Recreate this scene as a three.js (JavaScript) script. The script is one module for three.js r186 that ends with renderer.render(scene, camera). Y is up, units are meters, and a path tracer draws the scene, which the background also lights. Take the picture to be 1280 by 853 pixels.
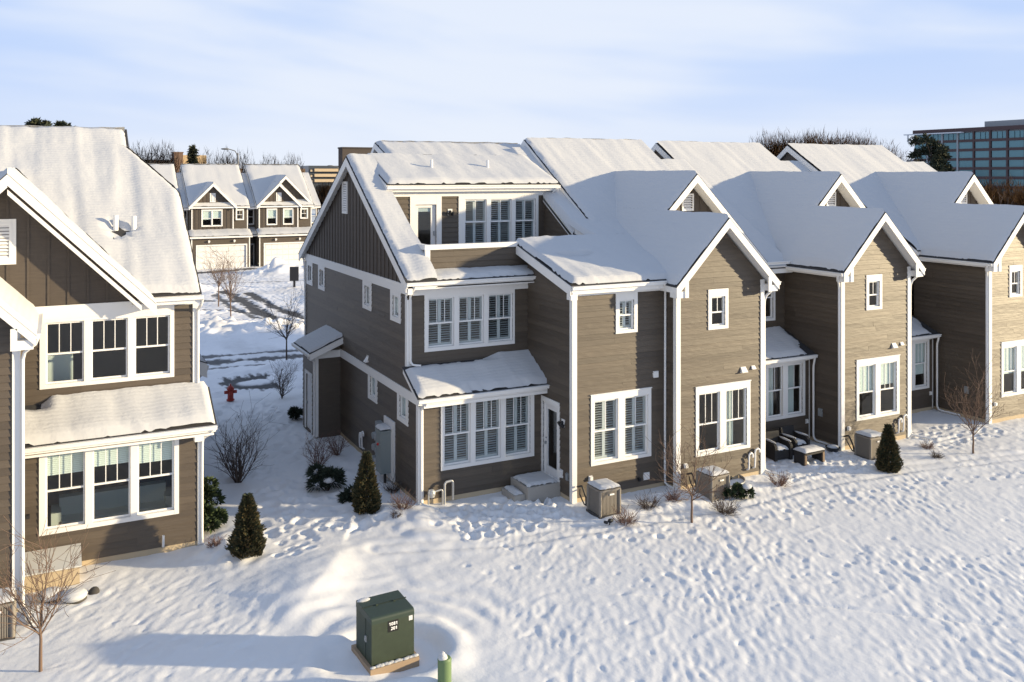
import * as THREE from 'three';
import { mergeGeometries, mergeVertices } from 'three/addons/utils/BufferGeometryUtils.js';

// ---------------------------------------------------------------- camera, sky, sun, exposure
const scene = new THREE.Scene();
const W0 = 1280, H0 = 853, FOC = 1119, CAM_Y = 10.3, YAW = 27.05 * Math.PI / 180;
const camera = new THREE.PerspectiveCamera(2 * Math.atan(H0 / 2 / FOC) * 180 / Math.PI, W0 / H0, 0.1, 3000);
camera.position.set(0, CAM_Y, 0);
camera.lookAt(Math.sin(YAW) * 10, CAM_Y, -Math.cos(YAW) * 10);
camera.setViewOffset(W0, H0, 0, H0 / 2 - 219, W0, H0);     // level camera, lens shifted down
camera.updateProjectionMatrix();

const renderer = new THREE.WebGLRenderer({ antialias: true });
renderer.setSize(1024, 682);
renderer.toneMapping = THREE.LinearToneMapping;
renderer.toneMappingExposure = 1.75;
renderer.shadowMap.enabled = true;

// ---- seeded random and noise
function rng(seed) { let s = seed >>> 0; return () => { s = (s + 0x6D2B79F5) >>> 0; let t = s; t = Math.imul(t ^ (t >>> 15), t | 1); t ^= t + Math.imul(t ^ (t >>> 7), t | 61); return ((t ^ (t >>> 14)) >>> 0) / 4294967296; }; }
const PERM = (() => { const r = rng(77), p = Array.from({ length: 256 }, (_, i) => i); for (let i = 255; i > 0; i--) { const j = Math.floor(r() * (i + 1));[p[i], p[j]] = [p[j], p[i]]; } return p.concat(p); })();
const GR = Array.from({ length: 16 }, (_, i) => [Math.cos(i * Math.PI / 8 + .1), Math.sin(i * Math.PI / 8 + .1)]);
function noise(x, y) {
  const xi = Math.floor(x), yi = Math.floor(y), xf = x - xi, yf = y - yi, X = xi & 255, Y = yi & 255;
  const u = xf * xf * xf * (xf * (xf * 6 - 15) + 10), v = yf * yf * yf * (yf * (yf * 6 - 15) + 10);
  const g = (a, b, dx, dy) => { const q = GR[PERM[PERM[(X + a) & 255] + ((Y + b) & 255)] & 15]; return q[0] * dx + q[1] * dy; };
  const n0 = g(0, 0, xf, yf), n1 = g(1, 0, xf - 1, yf), n2 = g(0, 1, xf, yf - 1), n3 = g(1, 1, xf - 1, yf - 1);
  const a = n0 + (n1 - n0) * u, b = n2 + (n3 - n2) * u; return 1.5 * (a + (b - a) * v);
}
function fbm(x, y, o = 4) { let s = 0, a = .5; for (let i = 0; i < o; i++) { s += a * noise(x, y); x = x * 2.03 + 17.3; y = y * 2.03 - 9.1; a *= .5; } return s; }
const clamp = (v, a = 0, b = 1) => Math.min(b, Math.max(a, v));
const sstep = (a, b, v) => { const t = clamp((v - a) / (b - a)); return t * t * (3 - 2 * t); };
const mix = (a, b, t) => a + (b - a) * t;

// ---- sky: pale winter blue with thin cirrus
{
  const w = 2048, h = 1024, d = new Float32Array(w * h * 4);
  for (let j = 0; j < h; j++) {
    const el = ((j + .5) / h - .5) * Math.PI, e = Math.max(el, 0), ed = e * 180 / Math.PI;
    const t1 = 1 - Math.exp(-ed / 4.5), t2 = sstep(6, 70, ed);
    for (let i = 0; i < w; i++) {
      const az = (i + .5) / w * 2 * Math.PI, az2 = az * 180 / Math.PI;
      let r = mix(.475, .255, t1), g = mix(.505, .358, t1), b = mix(.555, .57, t1);
      r = mix(r, .115, t2); g = mix(g, .18, t2); b = mix(b, .31, t2);
      // cirrus: long fibres combed along a slant, in broad soft banks
      const cir = A => { const p = A * .034, q = ed * .17, w1 = fbm(p * 1.1 + 7, q * .6, 2) * .4, a = p * .9 - q * .35 + w1 * .3, b = q * 1.05 + p * .6 + w1; return .62 * fbm(p * .9 + 3, q * .55 + 1.7, 3) + .42 * fbm(a * 1.2, b * 1.7, 5) + .17 * fbm(a * 2.0 + 9, b * 5.5, 4) + .07; };
      let c = cir(az2); if (az2 > 330) c = mix(c, cir(az2 - 360), sstep(330, 360, az2));
      c = sstep(-.26, .38, c) * (1 - sstep(30, 80, ed) * .6);
      const veil = .12 + .88 * c;
      const vk = veil * (.85 - .5 * t2); r = mix(r, .48, vk); g = mix(g, .512, vk); b = mix(b, .567, vk);
      const k = 4 * (j * w + i); d[k] = r; d[k + 1] = g; d[k + 2] = b; d[k + 3] = 1;
    }
  }
  const sky = new THREE.DataTexture(d, w, h, THREE.RGBAFormat, THREE.FloatType);
  sky.mapping = THREE.EquirectangularReflectionMapping; sky.magFilter = THREE.LinearFilter; sky.minFilter = THREE.LinearFilter;
  sky.wrapS = THREE.RepeatWrapping; sky.needsUpdate = true;
  scene.background = sky; scene.environment = sky;
}
const SUN_EL = 10.4 * Math.PI / 180, SUN_AZ = 61 * Math.PI / 180;   // azimuth from +z toward +x
const SUN = new THREE.Vector3(Math.sin(SUN_AZ) * Math.cos(SUN_EL), Math.sin(SUN_EL), Math.cos(SUN_AZ) * Math.cos(SUN_EL));
const sun = new THREE.DirectionalLight(new THREE.Color().setRGB(1, .81, .51), 4.7); sun.shadow.radius = 2.4;
sun.position.copy(SUN).multiplyScalar(150).add(new THREE.Vector3(18, 0, -40)); sun.target.position.set(18, 0, -40);
sun.castShadow = true; sun.shadow.mapSize.set(4096, 4096);
Object.assign(sun.shadow.camera, { left: -70, right: 70, top: 60, bottom: -60, near: 1, far: 400 }); sun.shadow.bias = -0.0005;
scene.add(sun, sun.target);

// ---------------------------------------------------------------- helpers
const usedNames = new Map(), ORIGIN = new WeakMap(), BOARDS = new WeakMap();
function numbered(n) { const k = usedNames.get(n) || 0; usedNames.set(n, k + 1); return k ? `${n}_${String(k).padStart(3, '0')}` : n; }
function thing(name, label, category, pos = [0, 0, 0], group) {
  const o = new THREE.Group(); o.name = numbered(name); o.position.set(...pos); o.userData = { label, category }; if (group) o.userData.group = group;
  ORIGIN.set(o, pos); scene.add(o); return o;
}
function copyOf(src, pos, turn, label) {
  const c = src.clone(); c.name = numbered(src.name.replace(/_\d{3}$/, '')); c.position.set(...pos); c.rotation.y = turn || 0; c.userData = { ...src.userData }; if (label) c.userData.label = label; scene.add(c); return c;
}
function structure(name, geo, mat) { const m = new THREE.Mesh(geo, mat); m.name = name; m.userData.kind = 'structure'; m.castShadow = m.receiveShadow = true; scene.add(m); return m; }
function place(o, parent) { const q = ORIGIN.get(parent); if (q) o.position.set(-q[0], -q[1], -q[2]); parent.add(o); return o; }
function part(name, geo, mat, parent, extra) {       // geometry in world metres (or local to a thing built at the origin)
  if (Array.isArray(geo)) geo = merge(geo);
  const m = new THREE.Mesh(geo, mat); m.name = name; m.castShadow = m.receiveShadow = true; if (extra) Object.assign(m.userData, extra); return place(m, parent);
}
function sub(name, parent, extra) { const g = new THREE.Group(); g.name = name; if (extra) Object.assign(g.userData, extra); return place(g, parent); }
function solo(name, geo, mat, label, category, group) { if (Array.isArray(geo)) geo = merge(geo); const m = new THREE.Mesh(geo, mat); m.name = numbered(name); m.castShadow = m.receiveShadow = true; m.userData = { label, category }; if (group) m.userData.group = group; scene.add(m); return m; }
const STUFF = { kind: 'stuff' };
function merge(a) { a = a.filter(Boolean).map(g => { if (!g.index) { const n = g.attributes.position.count, ix = []; for (let i = 0; i < n; i++) ix.push(i); g.setIndex(ix); } for (const k of Object.keys(g.attributes)) if (!['position', 'normal', 'uv'].includes(k)) g.deleteAttribute(k); return g; }); return a.length === 1 ? a[0] : mergeGeometries(a); }
function bx(x0, y0, z0, x1, y1, z1) {
  const w = Math.abs(x1 - x0), h = Math.abs(y1 - y0), d = Math.abs(z1 - z0), g = new THREE.BoxGeometry(w, h, d), uv = g.attributes.uv;
  const s = [[d, h], [d, h], [w, d], [w, d], [w, h], [w, h]];
  for (let f = 0; f < 6; f++) for (let k = 0; k < 4; k++) { const i = f * 4 + k; uv.setXY(i, uv.getX(i) * s[f][0], uv.getY(i) * s[f][1]); }
  return g.translate((x0 + x1) / 2, (y0 + y1) / 2, (z0 + z1) / 2);
}
const V = (x, y, z) => new THREE.Vector3(x, y, z);
function quadGeo(quads) {      // list of [a,b,c,d] (counter-clockwise), uv in metres
  const p = [], n = [], uv = [], ix = [];
  for (const [a, b, c, d] of quads) {
    const e1 = b.clone().sub(a), e2 = d.clone().sub(a), nn = e1.clone().cross(c.clone().sub(a)); if (nn.lengthSq() < 1e-12) nn.copy(c.clone().sub(a).cross(e2)); nn.normalize();
    const k = p.length / 3, U = e1.clone().normalize(), Vv = nn.clone().cross(U);
    for (const q of [a, b, c, d]) { p.push(q.x, q.y, q.z); n.push(nn.x, nn.y, nn.z); const r = q.clone().sub(a); uv.push(r.dot(U) + a.x * .37, r.dot(Vv) + a.y); }
    ix.push(k, k + 1, k + 2, k, k + 2, k + 3);
  }
  const g = new THREE.BufferGeometry(); g.setAttribute('position', new THREE.Float32BufferAttribute(p, 3)); g.setAttribute('normal', new THREE.Float32BufferAttribute(n, 3)); g.setAttribute('uv', new THREE.Float32BufferAttribute(uv, 2)); g.setIndex(ix); return g;
}
function hexa(p0, p1, a, b) {  // bar from p0 to p1 with cross-section spanned by vectors a and b
  const P = [p0, p0.clone().add(a), p0.clone().add(a).add(b), p0.clone().add(b)], Q = [p1, p1.clone().add(a), p1.clone().add(a).add(b), p1.clone().add(b)];
  const q = [[P[0], P[1], Q[1], Q[0]], [P[1], P[2], Q[2], Q[1]], [P[2], P[3], Q[3], Q[2]], [P[3], P[0], Q[0], Q[3]], [P[3], P[2], P[1], P[0]], [Q[0], Q[1], Q[2], Q[3]]];
  const flip = a.clone().cross(b).dot(p1.clone().sub(p0)) > 0;   // keep faces outward
  return quadGeo(flip ? q.map(f => f.slice().reverse()) : q);
}
function tube(pts, r, seg = 6, closed = false, n) { const c = new THREE.CatmullRomCurve3(pts.map(p => V(...p)), closed, 'catmullrom', .15); return new THREE.TubeGeometry(c, n || Math.max(4, pts.length * 4), r, seg, closed); }
function cyl(r0, r1, h, x, y, z, seg = 12) { return new THREE.CylinderGeometry(r1, r0, h, seg).translate(x, y + h / 2, z); }

// ---- textures and materials
function tex(w, h, fn, srgb) {
  const d = new Uint8Array(w * h * 4); for (let j = 0; j < h; j++) for (let i = 0; i < w; i++) { const c = fn(i / w, j / h, i, j), k = 4 * (j * w + i); d[k] = 255 * clamp(c[0]); d[k + 1] = 255 * clamp(c[1]); d[k + 2] = 255 * clamp(c[2]); d[k + 3] = 255; }
  const t = new THREE.DataTexture(d, w, h); t.wrapS = t.wrapT = THREE.RepeatWrapping; t.magFilter = THREE.LinearFilter; t.minFilter = THREE.LinearMipmapLinearFilter; t.generateMipmaps = true; if (srgb) t.colorSpace = THREE.SRGBColorSpace; t.needsUpdate = true; return t;
}
// tileable noise: sample on a torus-like blend
function tn(u, v, f, o = 4, sx = 1, sy = 1) { const a = fbm(u * f * sx, v * f * sy, o), b = fbm((u - 1) * f * sx, v * f * sy, o), c = fbm(u * f * sx, (v - 1) * f * sy, o), d = fbm((u - 1) * f * sx, (v - 1) * f * sy, o); const x = sstep(0, 1, u), y = sstep(0, 1, v); return mix(mix(a, b, x), mix(c, d, x), y); }
const col = (r, g, b) => new THREE.Color().setRGB(r, g, b);
const grainTex = tex(512, 256, (u, v) => { const g = tn(u, v, 6, 3, 1.5, 22) * .5 + tn(u, v, 9, 3, 1, 2) * .35; const c = .80 + g * .42; return [c, c, c * (1 - .04 * g)]; }, false);
grainTex.repeat.set(.27, .8);
const grainBump = tex(512, 256, (u, v) => { const c = .5 + tn(u, v, 8, 4, 1.2, 18) * .22 + tn(u, v, 5, 2, 1, 1.6) * .5; return [c, c, c]; });
grainBump.repeat.set(.4, 1.1);
const snowBump = tex(512, 512, (u, v) => { const c = .5 + tn(u, v, 10, 5) * .55; return [c, c, c]; });
// roof snow: faint shingle courses (period 1/8 of the tile) and downslope runnels under small lumps
const roofBump = tex(512, 512, (u, v) => { const wob = tn(u, v, 5, 3) * .05, c = .5 + .17 * Math.sin((v + wob) * 2 * Math.PI * 8) * (.6 + .8 * tn(u, v, 4, 2)) + tn(u, v, 9, 4) * .34; return [c, c, c]; });
roofBump.repeat.set(.85, .85);
const M = {};
const std = (c, rough = .8, o = {}) => new THREE.MeshStandardMaterial({ color: c, roughness: rough, ...o });
M.siding = [[.103, .080, .0585], [.089, .069, .0505], [.118, .092, .067], [.106, .083, .061]].map(c => std(col(...c), .53, { map: grainTex, bumpMap: grainBump, bumpScale: .012 }));
M.sidingCore = std(col(.10, .084, .066), .8);
M.batten = [[.088, .069, .054], [.082, .064, .05], [.094, .074, .058]].map(c => std(col(...c), .7, { map: grainTex, bumpMap: grainBump, bumpScale: .002 }));
M.white = std(col(.76, .75, .73), .5);
M.white2 = std(col(.72, .71, .70), .55);
M.vinyl = std(col(.78, .78, .77), .35);
M.shingle = std(col(.035, .034, .036), .95, { bumpMap: snowBump, bumpScale: .01 });
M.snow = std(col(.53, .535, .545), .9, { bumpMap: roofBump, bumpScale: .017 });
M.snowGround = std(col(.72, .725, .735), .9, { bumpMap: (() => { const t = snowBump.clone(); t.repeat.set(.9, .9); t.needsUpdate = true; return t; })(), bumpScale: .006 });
M.glass = new THREE.MeshPhysicalMaterial({ color: col(.92, .96, .97), roughness: .02, transmission: 1, thickness: 0, ior: 1.52 });
M.shutter = std(col(.50, .53, .53), .5);
M.blind = std(col(.62, .70, .66), .7);
M.curtain = std(col(.55, .60, .56), .9);
M.interior = std(col(.34, .30, .26), .9);
M.floor = std(col(.22, .16, .11), .8);
M.found = std(col(.46, .37, .25), .9, { bumpMap: snowBump, bumpScale: .01 });
M.concrete = std(col(.36, .335, .30), .92, { bumpMap: snowBump, bumpScale: .01 });
M.black = std(col(.018, .018, .02), .5);
M.darkDoorGlass = new THREE.MeshPhysicalMaterial({ color: col(.9, .93, .95), roughness: .03, transmission: 1, thickness: 0 });
M.metalGrey = std(col(.30, .32, .33), .45, { metalness: .3 });
M.utility = std(col(.22, .25, .25), .5);
M.pvc = std(col(.74, .74, .74), .4);
M.galv = std(col(.5, .5, .49), .4, { metalness: .6 });

// ---- wall frames: u runs left to right seen from outside, v up, d outward
function frame(o, nrm) {   // nrm: 'z+', 'x-', 'x+', 'z-'
  const N = { 'z+': V(0, 0, 1), 'x-': V(-1, 0, 0), 'x+': V(1, 0, 0), 'z-': V(0, 0, -1) }[nrm], Y = V(0, 1, 0), U = Y.clone().cross(N);
  const m = new THREE.Matrix4().makeBasis(U, Y, N); m.setPosition(...o);
  // world coordinate (x for z-facing, z for x-facing) to u
  return { m, U, N, o: V(...o), u: w => (nrm[0] === 'z' ? (w - o[0]) * U.x : (w - o[2]) * U.z), fb: (u0, v0, d0, u1, v1, d1) => bx(u0, v0, d0, u1, v1, d1).applyMatrix4(m), at: (u, v, d) => V(u, v, d).applyMatrix4(m) };
}
const BOARD_H = .182;
function boardGeo(F, a0, a1, b0, b1, v0, v1, tb, tt) {  // bottom edge from a0 to a1, top edge from b0 to b1
  const p = (u, v, d) => F.at(u, v, d);
  return quadGeo([[p(a0, v0, tb), p(a1, v0, tb), p(b1, v1, tt), p(b0, v1, tt)], [p(a0, v0, 0), p(a1, v0, 0), p(a1, v0, tb), p(a0, v0, tb)],
  [p(a0, v0, 0), p(a0, v0, tb), p(b0, v1, tt), p(b0, v1, 0)], [p(a1, v0, tb), p(a1, v0, 0), p(b1, v1, 0), p(b1, v1, tt)], [p(b0, v1, tt), p(b1, v1, tt), p(b1, v1, 0), p(b0, v1, 0)]]);
}
// polygon [[u,v]...] horizontal extent at height v
function spanAt(poly, v) { let lo = Infinity, hi = -Infinity; for (let i = 0; i < poly.length; i++) { const a = poly[i], b = poly[(i + 1) % poly.length]; if ((a[1] - v) * (b[1] - v) <= 0 && a[1] !== b[1]) { const u = a[0] + (b[0] - a[0]) * (v - a[1]) / (b[1] - a[1]); lo = Math.min(lo, u); hi = Math.max(hi, u); } } return lo < hi ? [lo, hi] : null; }
const brand = rng(4242);
function wallCore(F, poly, holes, owner, name = 'wall', mat = M.sidingCore, thick = .14) {
  const s = new THREE.Shape(poly.map(p => new THREE.Vector2(...p)));
  for (const h of holes) { const q = new THREE.Path(); q.moveTo(h[0], h[1]); q.lineTo(h[2], h[1]); q.lineTo(h[2], h[3]); q.lineTo(h[0], h[3]); q.closePath(); s.holes.push(q); }
  const g = new THREE.ExtrudeGeometry(s, { depth: thick, bevelEnabled: false }).translate(0, 0, -thick - .002).applyMatrix4(F.m);
  return part(name, g, mat, owner);
}
function siding(F, poly, v0, v1, holes, owner, opt = {}) {
  const wall = wallCore(F, poly, holes, owner), H = opt.h || BOARD_H; let rest = [];
  const st = BOARDS.get(owner) || { n: 0 }; BOARDS.set(owner, st);
  for (let c = v0; c < v1 - .03; c += H) {
    const t = Math.min(c + H, v1), sp0 = spanAt(poly, c + .004), sp1 = spanAt(poly, t - .004); if (!sp0 || !sp1) continue;
    let pieces = [[sp0[0], sp0[1], sp1[0], sp1[1], c, t]];
    for (const h of holes) {
      const nx = []; for (const p of pieces) {
        const [a0, a1, b0, b1, y0, y1] = p, l = Math.max(a0, b0), r = Math.min(a1, b1);
        if (h[2] <= l || h[0] >= r || h[3] <= y0 || h[1] >= y1) { nx.push(p); continue; }
        if (h[0] > l + .02) nx.push([a0, h[0], b0, h[0], y0, y1]); if (h[2] < r - .02) nx.push([h[2], a1, h[2], b1, y0, y1]);
        const m0 = Math.max(l, h[0]), m1 = Math.min(r, h[2]); if (h[1] > y0 + .02) nx.push([m0, m1, m0, m1, y0, h[1]]); if (h[3] < y1 - .02) nx.push([m0, m1, m0, m1, h[3], y1]);
      } pieces = nx;
    }
    if (!opt.far) pieces = pieces.flatMap(p => { const L = p[1] - p[0]; if (L < 2.2 || brand() > (L > 5 ? 1 : .35)) return [p]; const c = Math.max(p[0], p[2]) + L * (.25 + .5 * brand()); return [[p[0], c - .002, p[2], c - .002, p[4], p[5]], [c + .002, p[1], c + .002, p[3], p[4], p[5]]]; });
    for (const [a0, a1, b0, b1, y0, y1] of pieces) {
      const tb = .028 + brand() * .012, g = boardGeo(F, a0, a1, b0, b1, y0, y1, tb, .003 + brand() * .006), mt = M.siding[Math.floor(brand() * 4)];
      if (st.n < 298 && !opt.far) { st.n++; part('siding_board', g, mt, wall); } else rest.push(g);
    }
  }
  if (rest.length) part('siding_boards', rest, M.siding[0], wall, STUFF);
  return wall;
}
function boardBatten(F, poly, holes, owner, pitch = .405, opt = {}) {
  const wall = wallCore(F, poly, holes, owner, 'gable_wall', M.batten[0]);
  let lo = Infinity, hi = -Infinity; poly.forEach(p => { lo = Math.min(lo, p[0]); hi = Math.max(hi, p[0]); });
  const rot = poly.map(p => [p[1], p[0]]), rest = [];
  const piece = (u0, u1, d, mt, nm) => {
    const s0 = spanAt(rot, u0 + .002), s1 = spanAt(rot, u1 - .002); if (!s0 || !s1) return; let segs = [[s0[0], s1[0], s0[1], s1[1]]];
    for (const h of holes) if (u1 > h[0] && u0 < h[2]) segs = segs.flatMap(([a, b, c, e]) => [[a, b, h[1], h[1]], [h[3], h[3], c, e]]);
    for (const [a, b, c, e] of segs) if (c - a > .03 || e - b > .03) {
      const p = (u, v, q) => F.at(u, v, q); const g = quadGeo([[p(u0, a, d), p(u1, b, d), p(u1, e, d), p(u0, c, d)], [p(u0, a, 0), p(u0, a, d), p(u0, c, d), p(u0, c, 0)], [p(u1, b, d), p(u1, b, 0), p(u1, e, 0), p(u1, e, d)], [p(u0, a, 0), p(u1, b, 0), p(u1, b, d), p(u0, a, d)]]);
      if (opt.far) rest.push(g); else part(nm, g, mt, wall);
    }
  };
  for (let u = lo; u < hi; u += pitch) {
    if (!opt.far) piece(u + .003, Math.min(u + pitch, hi) - .003, .004, M.batten[Math.floor(brand() * 3)], 'panel');
    if (u > lo) piece(u - .03, u + .03, .027, M.batten[Math.floor(brand() * 3)], 'batten');
  }
  if (rest.length) part('battens', rest, M.batten[1], wall, STUFF);
  return wall;
}
// ---- windows
const holeOf = s => [s.cols[0][0] - .05, s.v0 - .05, s.cols[s.cols.length - 1][1] + .05, s.v1 + .05];
function blindGeo(F, c0, c1, v0, v1, d) { const a = []; for (let v = v0; v < v1; v += .05) a.push(F.fb(c0, v, d - .006, c1, v + .044, d)); return a; }
function curtainGeo(F, c0, c1, v0, v1, d, ph) { const q = [], n = 14; for (let i = 0; i < n; i++) { const u0 = mix(c0, c1, i / n), u1 = mix(c0, c1, (i + 1) / n), w = u => d + .03 * Math.sin(u * 42 + ph) + .012 * Math.sin(u * 91); q.push([F.at(u0, v0, w(u0)), F.at(u1, v0, w(u1)), F.at(u1, v1, w(u1)), F.at(u0, v1, w(u0))]); } return quadGeo(q); }
function windowAt(owner, F, s) {
  const g = sub('window', owner), h = holeOf(s), o = s.outer, fb = F.fb, T = .05, cs = [];
  cs.push(fb(o[0], o[1], 0, h[0], o[3], T), fb(h[2], o[1], 0, o[2], o[3], T), fb(h[0], h[3], 0, h[2], o[3], T - .003), fb(h[0], o[1], 0, h[2], h[1], T - .003));
  if (s.cap !== 0) cs.push(fb(o[0] - .02, o[3], 0, o[2] + .02, o[3] + .03, T + .025));
  for (let i = 0; i + 1 < s.cols.length; i++) cs.push(fb(s.cols[i][1] + .045, h[1], -.13, s.cols[i + 1][0] - .045, h[3], T - .008));
  cs.push(fb(h[0], h[1], -.138, h[0] + .01, h[3], -.001), fb(h[2] - .01, h[1], -.138, h[2], h[3], -.001), fb(h[0] + .01, h[1], -.138, h[2] - .01, h[1] + .01, -.001), fb(h[0] + .01, h[3] - .01, -.138, h[2] - .01, h[3], -.001));
  part('casing', cs, M.white, g);
  s.cols.forEach(([a, b], i) => {
    const sash = (y0, y1, d0, d1, bot, top) => [fb(a - .04, y0 - bot, d0, a, y1 + top, d1), fb(b, y0 - bot, d0, b + .04, y1 + top, d1), fb(a, y1, d0, b, y1 + top, d1), fb(a, y0 - bot, d0, b, y0, d1)];
    const pane = (y0, y1, d) => { const e = .004 * (((i * 7 + Math.round(y0 * 10)) % 5) - 2) * .35; part('glass_pane', quadGeo([[F.at(a, y0, d), F.at(b, y0, d + e), F.at(b, y1, d + e * .4), F.at(a, y1, d - e * .5)]]), M.glass, g); };
    if (s.rail) {
      part('sash', [...sash(s.rail + .028, s.v1, -.05, -.016, .05, .04), ...sash(s.v0, s.rail - .028, -.086, -.052, .04, .05)], M.vinyl, g);
      pane(s.rail + .028, s.v1, -.034); pane(s.v0, s.rail - .028, -.068);
    } else { part('sash', sash(s.v0, s.v1, -.06, -.02, .04, .04), M.vinyl, g); pane(s.v0, s.v1, -.04); }
    const mu = [], y0 = s.rail ? s.rail + .028 : s.v0; for (let k = 1; k <= (s.muntin || 0); k++) { const u = mix(a, b, k / (s.muntin + 1)); mu.push(fb(u - .011, y0, -.033, u + .011, s.v1, -.02)); }
    if (s.cross) { const v = (y0 + s.v1) / 2; mu.push(fb(a, v - .011, -.0335, b, v + .011, -.0205)); }
    if (mu.length) part('muntin', mu, M.vinyl, g);
    const f = Array.isArray(s.fill) ? s.fill[i] : s.fill;
    if (f === 'shutter') {
      const st = [], d0 = -.165, d1 = -.135, lo = s.v0 - .04, hi = s.v1 + .04, c = (a + b) / 2;
      for (const [p, q] of [[a - .04, a + .03], [c - .055, c + .055], [b - .03, b + .04]]) st.push(fb(p, lo, d0, q, hi, d1));
      for (const [p, q] of [[lo, lo + .1], [hi - .1, hi], ...(s.rail ? [[s.rail - .04, s.rail + .04]] : [])]) st.push(fb(a + .03, p, d0 + .001, c - .055, q, d1 - .001), fb(c + .055, p, d0 + .001, b - .03, q, d1 - .001));
      for (let v = lo + .13; v < hi - .12; v += .077) {
        if (s.rail && Math.abs(v - s.rail) < .06) continue;
        const t = (s.tilt ?? .28) + .05 * Math.sin(v * 31 + i), w = .034, cy = Math.cos(t) * w, sy = Math.sin(t) * w, dm = -.15;
        for (const [p, q] of [[a + .03, c - .055], [c + .055, b - .03]]) st.push(quadGeo([[F.at(p, v - sy, dm + cy), F.at(q, v - sy, dm + cy), F.at(q, v + sy, dm - cy), F.at(p, v + sy, dm - cy)], [F.at(p, v - sy + .008, dm + cy), F.at(p, v + sy + .008, dm - cy), F.at(q, v + sy + .008, dm - cy), F.at(q, v - sy + .008, dm + cy)]]));
      }
      part('shutter', st, M.shutter, g, STUFF);
    } else if (f && f.blind) part('window_blind', blindGeo(F, a - .03, b + .03, mix(s.v1, s.v0, f.blind), s.v1 + .03, -.13), M.blind, g, STUFF);
    else if (f && f.curtain) part('curtain', curtainGeo(F, mix(a, b, f.curtain[0]), mix(a, b, f.curtain[1]), s.v0 - .05, s.v1 + .05, -.22, i * 2), M.curtain, g);
  });
  return g;
}
// ---- roofs: polygon in plan [[x,z]...], plane y = fn(x,z)
const orient = p => { let a = 0; for (let i = 0; i < p.length; i++) { const q = p[(i + 1) % p.length]; a += p[i][0] * q[1] - q[0] * p[i][1]; } return a; };
function offsetPoly(poly, offs) {        // convex, positive area in (x,z); offs[i] outward for edge i
  const n = poly.length, L = poly.map((p, i) => { const q = poly[(i + 1) % n], dx = q[0] - p[0], dz = q[1] - p[1], l = Math.hypot(dx, dz), nx = dz / l, nz = -dx / l; return [nx, nz, nx * p[0] + nz * p[1] + offs[i]]; });
  return poly.map((_, i) => { const a = L[(i + n - 1) % n], b = L[i], det = a[0] * b[1] - a[1] * b[0]; if (Math.abs(det) < 1e-6) return [poly[i][0] + b[0] * offs[i], poly[i][1] + b[1] * offs[i]]; return [(a[2] * b[1] - a[1] * b[2]) / det, (a[0] * b[2] - a[2] * b[0]) / det]; });
}
function slabGeo(poly, fn, top, bot) {
  const q = [], n = poly.length, P = poly.map(p => V(p[0], fn(p[0], p[1]) + top, p[1])), B = poly.map(p => V(p[0], fn(p[0], p[1]) + bot, p[1]));
  for (let i = 1; i + 1 < n; i++) { q.push([P[0], P[i + 1], P[i], P[i]], [B[0], B[i], B[i + 1], B[i + 1]]); }
  for (let i = 0; i < n; i++) { const j = (i + 1) % n; q.push([P[i], P[j], B[j], B[i]]); }
  return quadGeo(q);
}
function clipPoly(sub_, poly) {
  let out = sub_; const n = poly.length;
  for (let i = 0; i < n && out.length; i++) {
    const a = poly[i], b = poly[(i + 1) % n], nx = b[1] - a[1], nz = -(b[0] - a[0]), inp = out; out = []; const f = p => (p[0] - a[0]) * nx + (p[1] - a[1]) * nz;
    for (let k = 0; k < inp.length; k++) { const p = inp[k], q = inp[(k + 1) % inp.length], fp = f(p), fq = f(q); if (fp <= 0) out.push(p); if ((fp < 0 && fq > 0) || (fp > 0 && fq < 0)) { const t = fp / (fp - fq); out.push([p[0] + (q[0] - p[0]) * t, p[1] + (q[1] - p[1]) * t]); } }
  } return out;
}
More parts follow.
